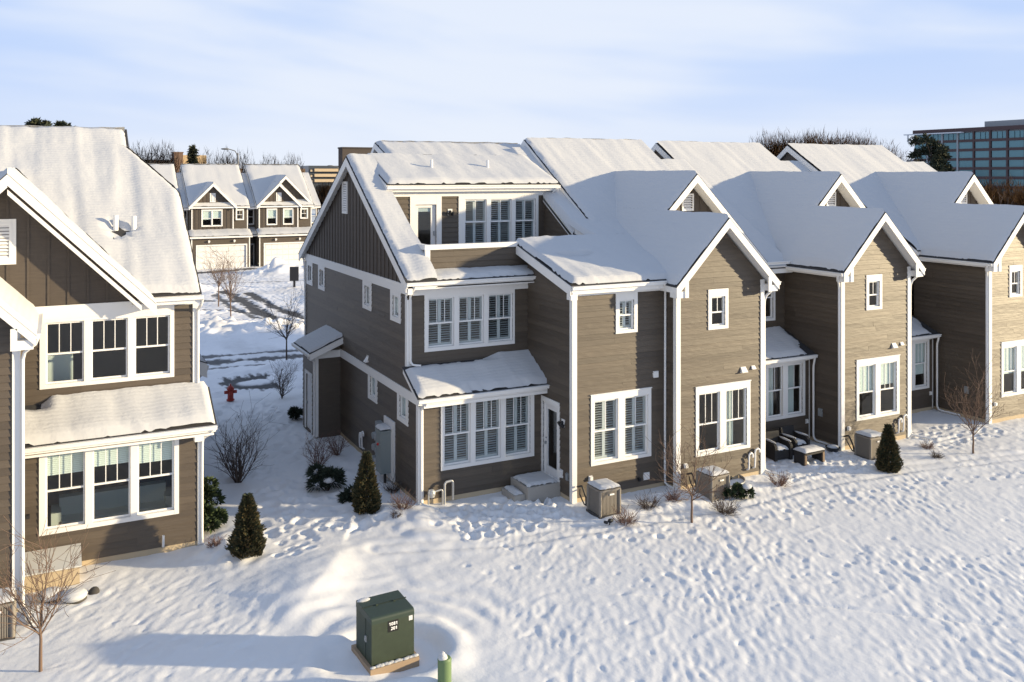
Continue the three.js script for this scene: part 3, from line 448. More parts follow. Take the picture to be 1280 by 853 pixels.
// ================================================================ three more townhouses of the row, each with nested gables
function townhouse(dx, dz, label, q) {
  const o = thing('townhouse', label, 'townhouse', [18.02 + dx, 0, -23.5 + dz], 'brown townhouses in the long row');
  const X = v => v + dx, Z = v => v + dz, XL = X(18.02), XR = X(21.68), ZF = Z(-23.5), ZU = Z(-27.1), ZB = Z(-40.2), end = X(26.13);
  const MP = (x, z) => 6.95 + .62 * (Z(-26.6) - z), LP = (x, z) => MP(x, z) - .3;
  // wing front with gable
  const F = frame([XL, 0, ZF], 'z+'), sw = { outer: [1.27, 5.16, 2.12, 6.5], cols: [[1.46, 1.94]], v0: 5.32, v1: 6.2, rail: 5.72, muntin: 1, cap: 0, fill: null };
  const dw = { outer: [.75, 1.02, 3.08, 3.3], cols: [[.93, 1.73], [2.08, 2.88]], v0: 1.18, v1: 3.03, rail: 2.04, muntin: 2, fill: q.fill };
  windowAt(o, F, sw); windowAt(o, F, dw);
  siding(F, [[0, -.3], [3.66, -.3], [3.66, 6.75], [1.83, 8.55], [0, 6.75]], .16, 8.5, [holeOf(sw), holeOf(dw)], o);
  // left wing wall
  if (q.left) { const FL = frame([XL, 0, ZU], 'x-'); siding(FL, [[0, -.3], [3.6, -.3], [3.6, 6.7], [0, 6.7]], .16, 6.6, [], o); }
  else { const FL = frame([XL, 0, Z(-24.1)], 'x-'); siding(FL, [[0, -.3], [.6, -.3], [.6, 6.8], [0, 6.8]], .16, 6.7, [], o); }
  const FRt = frame([XR, 0, ZF], 'x+'); siding(FRt, [[0, -.3], [3.6, -.3], [3.6, 6.7], [0, 6.7]], .16, 6.6, [], o, { far: true });
  trim(o, [bx(XL - .052, .02, ZF - .12, XL, 6.6, ZF), bx(XL - .054, .02, ZF, XL + .12, 6.72, ZF + .052), bx(XR - .12, .02, ZF, XR + .052, 6.72, ZF + .052), bx(XR, .02, ZF - .1, XR + .05, 6.6, ZF)], 'corner_board');
  // recess: main wall, upper window, lean-to with window
  const FU = frame([XR, 0, ZU], 'z+'), rw = { outer: [2.55, 4.5, 3.95, 6.42], cols: [[2.72, 3.22], [3.36, 3.8]], v0: 4.66, v1: 6.2, rail: 5.42, cap: 0, fill: null };
  windowAt(o, FU, rw);
  siding(FU, [[0, 3.4], [4.47, 3.4], [4.47, 6.75], [0, 6.75]], 3.85, 6.5, [holeOf(rw)], o);
  trim(o, [FU.fb(0, 6.45, 0, 4.46, 6.78, .056)], 'frieze_board');
  const ZLt = Z(q.lean), FP = frame([XR, 0, ZLt], 'z+'), lw = { outer: [2.2, 1.0, 4.2, 3.14], cols: [[2.38, 3.02], [3.36, 4.02]], v0: 1.16, v1: 2.98, rail: 2.1, cap: 0, muntin: q.leanMuntin || 1, fill: q.leanFill };
  windowAt(o, FP, lw);
  siding(FP, [[0, -.3], [4.46, -.3], [4.46, 3.3], [0, 3.3]], .16, 3.12, [holeOf(lw)], o);
  trim(o, [FP.fb(0, 3.12, 0, 4.45, 3.36, .056), FP.fb(4.4, .1, .03, 4.44, 3.1, .055)], 'frieze_board');
  const LR = (x, z) => 3.42 + .42 * (ZLt + .36 - z); roof(o, [[XR + .02, ZLt + .36], [end - .03, ZLt + .36], [end - .03, ZU - .02 < ZLt - 1.2 ? ZU + .03 : ZU + .03], [XR + .02, ZU + .03]], LR, [1, 1, 0, 0], { snow: .12, bare: .1, t: .16, hole: (x, z) => sstep(end - .75, end - .3, x + .25 * noise(x * 2, z * 2) - .5 * (ZLt + .36 - z) * .4) });
  gutter(o, [XR + .02, 3.4, ZLt + .38], [end - .03, 3.4, ZLt + .38], [0, 0, 1]);
  downspout(o, [[end - .12, 3.3, ZLt + .42], [end - .1, 3.1, ZLt + .36], [end - .08, 2.9, ZLt + .3], [end - .08, 1, ZLt + .3], [end - .08, .25, ZLt + .3], [end - .06, .1, ZLt + .4], [end + .1, .06, ZLt + 1.3]]);
  // upper nested gable
  const FG = frame([X(19.85), 0, ZU], 'z+'); boardBatten(FG, [[0, 6.6], [4.6, 6.9], [1.45, 10.05], [0, 8.6]], [], o);
  louverVent(o, FG, 1.16, 8.95, 1.7, 9.6);
  part('vent_backing', FG.fb(1.16, 8.95, 0, 1.7, 9.6, .006), M.black, o);
  each('foundation', [bx(XL + .01, -.4, ZF - .1, XR - .01, .155, ZF + .012), bx(XL - .012, -.4, ZU, XL + .1, .155, ZF), bx(XR, -.4, ZLt - .1, end, .155, ZLt + .012)], M.found, o);
  // roofs of the nested gables (45 degree slopes)
  const LS = (x) => 6.75 + (x - X(17.7)), RS1 = (x) => 8.9 - (x - X(19.85)), RS2 = (x) => 10.35 - (x - X(21.3)), zf = Z(-23.08), zu = Z(-26.55);
  const zv = y => Z(-26.6) - (y - 6.95) / .62;      // where the main slope reaches height y
  const vb = q.left ? [[X(17.7), zv(6.75) - .4]] : [[X(18.85), zv(8.3) - .25], [X(17.72), Z(-23.9)]];
  roof(o, [[X(17.7), zf], [X(19.85), zf], [X(19.85), zv(8.9) - .45], ...vb], LS, q.left ? [1, 1, 0, 0, 1].slice(0, 4).map((f, i) => [1, 0, 0, 1][i]) : [1, 0, 0, 0, 1], { snow: .13, streak: .006, bare: .03, t: .22, seed: q.seed });
  roof(o, [[X(19.85), zu], [X(21.3), zu], [X(21.3), zv(10.35) - .3], [X(19.85), zv(8.9) - .45]], LS, [1, 0, 0, 0], { snow: .13, streak: .006, bare: .03, t: .22, seed: q.seed });
  roof(o, [[X(19.85), zf], [X(22.0), zf], [X(22.0), ZU], [X(19.85), ZU]], RS1, [1, 1, 0, 0], { snow: .1, t: .22 });
  roof(o, [[X(21.3), zu], [X(24.75), zu], [X(24.75), zu - .35], [X(21.3), zv(10.35) - .3]], RS2, [1, 1, 0, 0], { snow: .1, t: .22 });
  rake(o, [X(17.68), 6.70, zf], [X(19.85), 8.87, zf], [0, 0, 1], .3); rake(o, [X(19.85), 8.87, zf], [X(22.02), 6.70, zf], [0, 0, 1], .3);
  rake(o, [X(19.85), 8.87, zu], [X(21.3), 10.32, zu], [0, 0, 1], .3); rake(o, [X(21.3), 10.32, zu], [X(24.78), 6.84, zu], [0, 0, 1], .3);
  trim(o, [bx(X(17.72), 6.35, ZF + .035, X(18.02), 6.56, zf - .005), bx(X(21.68), 6.35, ZF + .035, X(21.98), 6.56, zf - .005), bx(X(18.02), 6.35, zf - .02, X(18.16), 6.85, zf + .034), bx(X(21.54), 6.35, zf - .02, X(21.68), 6.85, zf + .034)], 'eave_return');
  if (q.left) gutter(o, [X(17.68), 6.68, zv(6.75)], [X(17.68), 6.68, zf], [-1, 0, 0]);
  trim(o, [bx(X(17.74), 6.5, ZU, X(18.0), 6.56, ZF), bx(X(21.7), 6.5, ZU, X(21.96), 6.56, ZF)], 'soffit');
  gutter(o, [X(22.02), 6.66, ZU], [X(22.02), 6.66, zf], [1, 0, 0]);
  downspout(o, [[X(22.05), 6.58, Z(-23.2)], [X(22.0), 6.4, Z(-23.3)], [X(21.8), 6.15, Z(-23.45)], [X(21.76), 5.9, Z(-23.5)], [X(21.76), 3, Z(-23.5)], [X(21.76), .25, Z(-23.5)], [X(21.85), .1, Z(-23.4)], [X(22.2), .05, Z(-22.9)]]);
  if (q.left) downspout(o, [[X(17.62), 6.6, Z(-23.3)], [X(17.66), 6.45, Z(-23.36)], [X(17.9), 6.2, Z(-23.5)], [X(17.95), 5.9, Z(-23.55)], [X(17.95), 3, Z(-23.55)], [X(17.95), .15, Z(-23.55)]]);
  // main slope: raised span with its own ridge, lower spans either side
  const r0 = X(18.0) + q.r0, r1 = X(18.0) + q.r1, zr = Z(-34.5), yr = MP(0, zr), zl = Z(-33.5), yl = LP(0, zl);
  const bot = Z(-26.62), LPs = Z(-28.9);
  if (q.left) { roof(o, [[r0, bot], [r1, bot], [r1, zr], [r0, zr]], MP, [1, 0, 0, 0], { seed: q.seed + 3, cell: .16 }); }
  else { roof(o, [[X(18.22), LPs], [r1, LPs], [r1, zr], [X(18.22), zr]], MP, [0, 0, 0, 1], { seed: q.seed + 3, round: .1, bare: .02 }); roof(o, [[X(21.3), bot], [r1, bot], [r1, LPs], [X(21.3), LPs]], MP, [1, 0, 0, 0], { seed: q.seed + 3, cell: .16 }); }
  roof(o, [[q.left ? r0 : X(18.22), zr], [r1, zr], [r1, ZB - .35], [q.left ? r0 : X(18.22), ZB - .35]], (x, z) => yr - .75 * (zr - z), [0, 1, 1, 1], { cell: .35 });
  roof(o, [[r1, bot], [end + (q.gap || 0), bot], [end + (q.gap || 0), zl], [r1, zl]], LP, [1, 0, 0, 0], { seed: q.seed + 9, cell: .16 });
  roof(o, [[r1, zl], [end + (q.gap || 0), zl], [end + (q.gap || 0), ZB - .35], [r1, ZB - .35]], (x, z) => yl - .62 * (zl - z), [0, 0, 1, 0], { cell: .35 });
  const rx = q.left ? r0 : X(18.22);
  const FE = frame([rx + .1, 0, zr - 3], 'x-'); wallCore(FE, [[0, 8.6], [3, 8.6], [6, 8.2], [6, MP(0, zr + 3) - .25], [3, yr - .25], [0, yr - 2.6]], [], o, 'gable_wall', M.batten[0]);
  const rz = q.left ? Z(-26.9) : Z(-29.4); rake(o, [rx - .005, yr - .02, zr], [rx - .005, MP(0, rz) - .02, rz], [-1, 0, 0], .3); rake(o, [rx - .005, yr - .02, zr], [rx - .005, yr - 1.6, zr - 2.1], [-1, 0, 0], .3);
  gutter(o, [X(22.3), 6.9, bot + .02], [end, 6.9, bot + .02], [0, 0, 1]); trim(o, [bx(X(22.3), 6.66, ZU, end, 6.72, bot)], 'soffit');
  // shell
  part('back_wall', bx(XL, -.3, ZB - .14, end, 6.9, ZB), M.sidingCore, o);
  each('party_wall', [bx(end - .12, -.3, ZB, end, 6.6, ZU - .2), bx(r0 + .02, 6.7, ZB + 1, r0 + .1, 8.5, Z(-29.5))], M.interior, o);
  each('floor_slab', [bx(XL + .15, -.05, ZB, end - .15, .12, ZU), bx(XL + .15, -.05, ZU, XR - .15, .12, ZF - .16), bx(XL + .15, 3.4, ZB, end - .15, 3.6, ZU - .15), bx(XL + .15, 3.4, ZU - .15, XR - .15, 3.6, ZF - .16), bx(XL + .15, 6.5, ZB, end - .15, 6.6, ZU - .15), bx(XL + .15, 6.6, ZU, XR - .15, 6.7, ZF - .2), bx(XR, -.05, ZU, end, .12, ZLt - .15)], M.floor, o);
  each('inner_wall', [bx(XL + .15, .12, Z(-30.1), end - .15, 3.4, Z(-30)), bx(XL + .15, 3.6, Z(-30.1), end - .15, 6.5, Z(-30)), bx(XR - .14, .12, ZU, XR - .145 + .001, 3.4, ZF - .16)], M.interior, o);
  // fittings on the wing front
  hoodVent(o, F, 2.78, 3.62, .2); hoodVent(o, F, 3.22, 3.68, .14); pvcHooks(o, F, 3.22, .55, 1); boxFix(o, F, .33, .8, .13, .15, .12, M.white, 'outlet_box');
  if (q.left) boxFix(o, frame([XL, 0, ZU], 'x-'), 2.6, 1.2, .2, .3, .08, M.metalGrey, 'meter_socket');
  boxFix(o, FP, 4.2 - .02 + .12, .75, .12, .16, .08, M.white, 'outlet_box');
  return o;
}
townhouse(0, 0, 'brown townhouse whose gabled front meets the shuttered end house', { left: false, seed: 131, r0: .22, r1: 6.4, lean: -25.75, fill: [null, { curtain: [.25, .55] }], leanFill: [{ curtain: [0, .7] }, { curtain: [0, .75] }] });
townhouse(8.15, -.68, 'brown townhouse with green half-drawn blinds, behind the wicker patio chairs', { left: true, seed: 171, r0: -.4, r1: 6.1, lean: -25.9, fill: [{ blind: .55 }, { blind: .45 }], leanFill: [null, { blind: .75 }], leanMuntin: 2 });
townhouse(16.4, -.5, 'brown townhouse whose front is cut by the frame, bare sapling before it', { left: true, seed: 211, r0: -.4, r1: 6.6, lean: -26.1, gap: .6, fill: [{ blind: .6 }, { blind: .6 }], leanFill: null });
// ================================================================ the neighbouring townhouse across the side yard
{
  const o = thing('townhouse', 'brown townhouse with large unshuttered windows and a smooth snowy roof, left of the side yard', 'townhouse', [1.4, 0, -26.1]);
  const XL = -.75, XR = 3.62, ZL = -26.1, ZU = -27.1, ZF = -24.1, ZB = -40.2;
  const FB = frame([XL, 0, ZL], 'z+'), tr = (a, v0, v1, rail, outer, fill) => ({ cols: [[a, a + .84], [a + 1.1, a + 1.94], [a + 2.2, a + 3.04]], v0, v1, rail, outer, muntin: 2, fill, cap: 0 });
  const lb = tr(.57, 1.17, 3.03, 2.1, [.38, 1.0, 3.78, 3.16], [{ blind: .3 }, { blind: .26 }, { blind: .3 }]); windowAt(o, FB, lb);
  siding(FB, [[0, -.3], [4.37, -.3], [4.37, 3.3], [0, 3.3]], .16, 3.14, [holeOf(lb)], o);
  trim(o, [FB.fb(.0, 3.13, 0, 3.86, 3.36, .056), FB.fb(3.86, 3.2, 0, 4.37, 3.36, .056)], 'frieze_board');
  const FU = frame([XL, 0, ZU], 'z+'), ub = tr(.57, 4.72, 6.28, 5.47, [.38, 4.56, 3.77, 6.44], null); windowAt(o, FU, ub);
  siding(FU, [[0, 3.5], [4.39, 3.5], [4.39, 6.75], [0, 6.75]], 4.05, 6.44, [holeOf(ub)], o);
  trim(o, [FU.fb(.02, 6.42, 0, 3.77, 6.78, .056), FU.fb(3.77, 6.6, 0, 4.38, 6.78, .054)], 'frieze_board');
  trim(o, [bx(XR - .1, .05, ZL, XR + .052, 3.2, ZL + .052), bx(XR - .1, 4.05, ZU, XR + .052, 6.6, ZU + .052)], 'corner_board');
  // right end wall, lower cheek (face away from the photograph's camera)
  const FR = frame([XR, 0, ZL], 'x+'); siding(FR, [[0, -.3], [14.1, -.3], [14.1, 6.7], [1, 6.7], [1, 4.05], [0, 3.2]], .16, 6.6, [], o);
  boardBatten(FR, [[1, 6.7], [14.1, 6.7], [9.2, 9.6], [5.4, 9.6]], [], o, .405, { far: true });
  // wing at the left edge of the picture
  const FW = frame([-4.42, 0, ZF], 'z+'); siding(FW, [[0, -.3], [3.64, -.3], [3.64, 6.75], [1.82, 8.5], [0, 6.75]], .16, 8.4, [], o);
  const FWr = frame([-.78, 0, ZF], 'x+'); siding(FWr, [[0, -.3], [3, -.3], [3, 6.7], [0, 6.7]], .16, 6.6, [], o, { far: true });
  trim(o, [bx(-.9, .1, ZF, -.728, 6.7, ZF + .052), bx(-.78, .1, ZF - .12, -.75, 6.6, ZF)], 'corner_board');
  // board and batten gable with vent
  const FG = frame([-4.6, 0, ZU], 'z+'); boardBatten(FG, [[.6, 6.78], [6.75, 6.78], [3.5, 10.03]], [[2.74, 7.98, 3.64, 9.1]], o, .48);
  louverVent(o, FG, 2.8, 8.05, 3.58, 9.03); part('vent_backing', FG.fb(2.74, 7.98, -.05, 3.64, 9.1, -.03), M.black, o); trim(o, [FG.fb(2.7, 7.94, -.01, 2.8, 9.14, .035), FG.fb(3.58, 7.94, -.01, 3.68, 9.14, .035), FG.fb(2.8, 9.03, -.01, 3.58, 9.14, .034), FG.fb(2.8, 7.94, -.01, 3.58, 8.05, .034)], 'vent_surround');
  each('foundation', [bx(XL, -.4, ZL - .1, XR, .155, ZL + .012), bx(XR, -.4, ZB, XR + .012, .155, ZL), bx(-4.4, -.4, ZF - .1, -.78, .155, ZF + .012)], M.found, o);
  each('inner_wall', [bx(XL, .12, -31.1, XR - .15, 3.4, -31), bx(XL, 3.6, -31.1, XR - .15, 6.5, -31), bx(-4.5, -.3, ZB, -4.4, 6.7, ZF - .15), bx(-4.4, -.3, ZB - .1, XR, 6.7, ZB)], M.interior, o);
  each('floor_slab', [bx(-4.4, -.05, ZB, XR - .15, .12, ZU), bx(XL, -.05, ZU, XR - .15, .12, ZL - .15), bx(-4.4, 3.4, ZB, XR - .15, 3.6, ZU - .15), bx(-4.4, 6.5, ZB, XR - .15, 6.65, ZU - .15)], M.floor, o);
  // sofa backs and a lamp box seen through the panes
  part('sofa', [bx(.1, .15, -28.4, 2.9, .75, -27.6), bx(.1, .75, -28.4, 2.9, 1.25, -28.1), bx(-.1, .15, -28.4, .15, 1.0, -27.6), bx(2.85, .15, -28.4, 3.1, 1.0, -27.6)], M.curtain, o);
  part('cabinet', [bx(-.5, 3.62, -28.6, .45, 5.2, -28.1), bx(-.48, 5.2, -28.58, .43, 5.26, -28.08)], M.blind, o);
  // roofs
  const RS2 = x => 10.35 - (x + 1.1), LS2 = x => 10.35 + (x + 1.1), zu = -26.5, zv = y => -26.6 - (y - 6.95) / .62;
  roof(o, [[-1.1, zu], [2.45, zu], [2.45, zu - .4], [-1.1, zv(10.35) - .3]], RS2, [1, 1, 0, 0], { snow: .15, t: .2, bare: 0, wrap: 1 });
  roof(o, [[-1.1, zu], [-1.1, zv(10.35)], [-2.55, zv(8.9)], [-2.55, zu]], LS2, [0, 0, 0, 1], { snow: .13, t: .22 });
  rake(o, [-1.1, 10.32, zu], [2.5, 6.72, zu], [0, 0, 1], .29, .04); rake(o, [-1.1, 10.32, zu], [-2.6, 8.82, zu], [0, 0, 1], .34, .04);
  rake(o, [-1.1, 9.93, zu - .03], [2.12, 6.71, zu - .03], [0, 0, 1], .14, .03);
  const WSl = x => 8.8 - (x + 2.6); roof(o, [[-2.6, -23.62], [-.42, -23.62], [-.42, ZU], [-2.6, ZU]], WSl, [1, 1, 0, 0], { snow: .13, t: .18, bare: 0, wrap: 1 });
  roof(o, [[-2.6, -23.62], [-2.6, -30], [-4.9, -27], [-4.9, -23.62]], x => 8.8 + (x + 2.6), [0, 0, 1, 1], { snow: .15, t: .22 });
  rake(o, [-2.6, 8.77, -23.62], [-.4, 6.57, -23.62], [0, 0, 1], .25, .04); rake(o, [-2.6, 8.77, -23.62], [-4.9, 6.47, -23.62], [0, 0, 1], .3, .04);
  trim(o, [bx(-.8, 6.24, ZF + .04, -.45, 6.46, -23.63), bx(-.92, 6.24, -23.64, -.78, 6.75, -23.58)], 'eave_return');
  gutter(o, [-.41, 6.6, ZU], [-.41, 6.6, -23.6], [1, 0, 0]); downspout(o, [[-.36, 6.5, -23.7], [-.4, 6.35, -23.75], [-.62, 6.15, -23.95], [-.68, 5.95, -24.0], [-.68, 3, -24.0], [-.68, .2, -24.0], [-.62, .08, -23.9], [-.5, .05, -23.2]]);
  // main slope with hipped end, pipe holes melted through the snow
  const pipes = [[1.62, -29.35], [2.12, -29.3]], hole = (x, z) => sstep(.5, .2, Math.hypot(x - 1.75, (z + 29.2) * 1.1) + .3 * noise(x * 5, z * 5));
  const so = { snow: .17, streak: .046, hole, bare: .03, round: .22, seed: 301, cell: .11 };
  roof(o, [[2.25, -26.62], [3.68, -26.62], [3.62, -31.05], [2.2, -33.45], [-1.1, -33.45], [-1.1, -32.1]], MAINP, [1, 1, 1, 0, 0, 0], so);
  roof(o, [[-4.5, -29], [-1.1, -32.1], [-1.1, -33.45], [-4.5, -33.45]], MAINP, [0, 0, 0, 0], so);
  roof(o, [[-4.5, -33.45], [2.2, -33.45], [2.2, -34.55], [-4.5, -34.55]], MAINP, [0, 1, 1, 0], so);
  roof(o, [[-4.5, -34.55], [2.2, -34.55], [2.2, -40.5], [-4.5, -40.5]], (x, z) => MAINP(0, -34.55) - .8 * (-34.55 - z), [0, 0, 1, 0], { cell: .35 });
  roof(o, [[2.2, -33.45], [3.68, -35.5], [3.68, -40.5], [2.2, -40.5]], (x, z) => 11.19 - .6 * (-33.45 - z), [0, 1, 1, 0], { cell: .35 });
  roof(o, [[2.2, -33.45], [3.62, -31.05], [3.68, -35.5]], (x, z) => 11.19 - 1.05 * (x - 2.2), [0, 1, 0], { cell: .2 });
  part('ridge_edge', hexa(V(2.2, 11.93, -34.6), V(2.2, 11.2, -33.42), V(.07, 0, 0), V(0, -.2, 0)), M.shingle, o);
  for (const [x, z] of pipes) part('vent_pipe', cyl(.075, .075, .46, x, MAINP(0, z) - .02, z, 12), M.pvc, o);
  gutter(o, [2.2, 6.9, -26.6], [3.75, 6.9, -26.6], [0, 0, 1]); trim(o, [bx(1.9, 6.68, ZU + .02, 3.66, 6.74, -26.63)], 'soffit');
  const LB = (x, z) => 3.44 + .53 * (-25.68 - z); roof(o, [[XL + .02, -25.68], [3.95, -25.68], [3.95, -27.06], [XL + .02, -27.06]], LB, [1, 1, 0, 0], { snow: .2, t: .18, bare: .05, streak: .03, hole: (x, z) => sstep(-.1, -.32, x + .12 * noise(z * 3, x)) * sstep(-26.95, -26.85, -z - 53.7 + .1) });
  gutter(o, [XL + .02, 3.42, -25.66], [3.97, 3.42, -25.66], [0, 0, 1]); trim(o, [bx(XL + .02, 3.14, -26.05, 3.9, 3.2, -25.7), bx(3.4, 3.0, -26.05, 3.64, 3.14, -25.72)], 'soffit');
  downspout(o, [[3.72, 6.8, -26.55], [3.7, 6.6, -26.7], [3.66, 6.42, -27.03], [3.66, 5.4, -27.04], [3.66, 4.3, -27.04]]);
  downspout(o, [[3.86, 3.34, -25.62], [3.8, 3.15, -25.8], [3.64, 2.95, -26.03], [3.63, 1.5, -26.04], [3.63, .1, -26.04]]);
  part('exhaust_pipe', tube([[2.62, .18, -26.1], [2.62, .2, -26.0], [2.62, .42, -25.98], [2.62, .5, -25.98]], .035, 8), M.pvc, o); boxFix(o, FB, .12, 1.55, .1, .12, .1, M.black, 'tap');
  // covered basement window well beside the wing
  { const w = sub('window_well', o); part('well_wall', [bx(-.62, -.1, -25.1, .55, .42, -25.02), bx(.47, -.1, -26.0, .55, .42, -25.1), bx(-.7, -.1, -26.0, -.62, .42, -25.02)], M.found, w); part('well_cover', [hexa(V(-.7, .62, -26.05), V(.6, .62, -26.05), V(0, -.17, 1.08), V(0, .03, 0))], std(col(.62, .62, .60), .4), w); }
  // side porch
  const PX = 4.62; const FPz = frame([XR, 0, -34.65], 'z+'); siding(FPz, [[0, -.3], [1, -.3], [1, 3.3], [0, 3.7]], .1, 3.3, [], o, { far: true });
  part('porch_wall', bx(PX - .1, -.3, -36.5, PX, 3.3, -34.65), M.sidingCore, o);
  roof(o, [[XR + .02, -34.3], [4.95, -34.3], [4.95, -36.85], [XR + .02, -36.85]], x => 3.98 - .42 * (x - XR), [1, 1, 1, 0], { snow: .1, t: .14 });
  rake(o, [XR + .02, 3.94, -34.29], [4.96, 3.38, -34.29], [0, 0, 1], .5); downspout(o, [[5.0, 3.3, -34.35], [4.96, 3.1, -34.4], [4.7, 2.85, -34.55], [4.66, 2.6, -34.6], [4.66, .1, -34.6]]);
}
// ================================================================ snow on the ground
const g01 = rng(909), prints = [];
function trail(pts, step, side, r, d) { for (let k = 0; k + 1 < pts.length; k++) { const [x0, z0] = pts[k], [x1, z1] = pts[k + 1], L = Math.hypot(x1 - x0, z1 - z0), n = Math.floor(L / step); for (let i = 0; i < n; i++) { const t = i / n, s = (i % 2 ? 1 : -1) * side, px = x0 + (x1 - x0) * t - (z1 - z0) / L * s, pz = z0 + (z1 - z0) * t + (x1 - x0) / L * s; prints.push([px + (g01() - .5) * .12, pz + (g01() - .5) * .12, r * (.8 + g01() * .4), d * (.7 + g01() * .6)]); } } }
trail([[5.4, -24.2], [6.2, -26.2], [6.6, -29], [6.8, -33], [7.2, -38]], .38, .16, .15, .07);
trail([[5.9, -24.0], [6.9, -26.0], [7.2, -29]], .36, .15, .15, .06);
trail([[9.6, -24.6], [13, -24.3], [14.2, -23.2]], .34, .2, .16, .06);
trail([[14, -21.2], [19, -20.4], [26, -20.4], [33, -18.5]], .46, .18, .13, .035);
trail([[9.5, -21.4], [14, -18.5], [22, -15.5]], .6, .2, .12, .025);
for (let i = 0; i < 190; i++) prints.push([10.5 + g01() * 3.6, -25.5 + g01() * 2.6, .13 + g01() * .06, .05 + g01() * .03]);
for (let i = 0; i < 120; i++) prints.push([22 + g01() * 4, -24.4 + g01() * 2.2, .14, .05]);
for (let i = 0; i < 240; i++) prints.push([5.0 + g01() * 3.8, -42 + g01() * 17, .15 + g01() * .12, .05 + g01() * .05]);
for (let i = 0; i < 70; i++) prints.push([30 + g01() * 4, -24.8 + g01() * 2.2, .14, .05]);
const PH = new Map(); for (const p of prints) { const k = Math.floor(p[0]) + ',' + Math.floor(p[1]); if (!PH.has(k)) PH.set(k, []); PH.get(k).push(p); }
function lineDist(x, z, pts) { let b = [1e9, 0, 0]; for (let i = 0; i + 1 < pts.length; i++) { const [x0, z0] = pts[i], dx = pts[i + 1][0] - x0, dz = pts[i + 1][1] - z0, l2 = dx * dx + dz * dz, t = clamp(((x - x0) * dx + (z - z0) * dz) / l2), qx = x0 + dx * t, qz = z0 + dz * t, d = Math.hypot(x - qx, z - qz); if (d < b[0]) b = [d, Math.sign((x - qx) * -dz + (z - qz) * dx), (i + t) / (pts.length - 1)]; } return b; }
const CREST = [[7.1, -24.2], [6.6, -23.2], [5.9, -22.1], [5.2, -21.25], [4.5, -20.75]];
const WHEEL = [[8, -23.6], [11.5, -22.45], [15.6, -21.95], [19, -21.75], [22, -22.0], [27, -21.6], [34, -20.2]];
const TX = 6.33, TZ = -18.42;
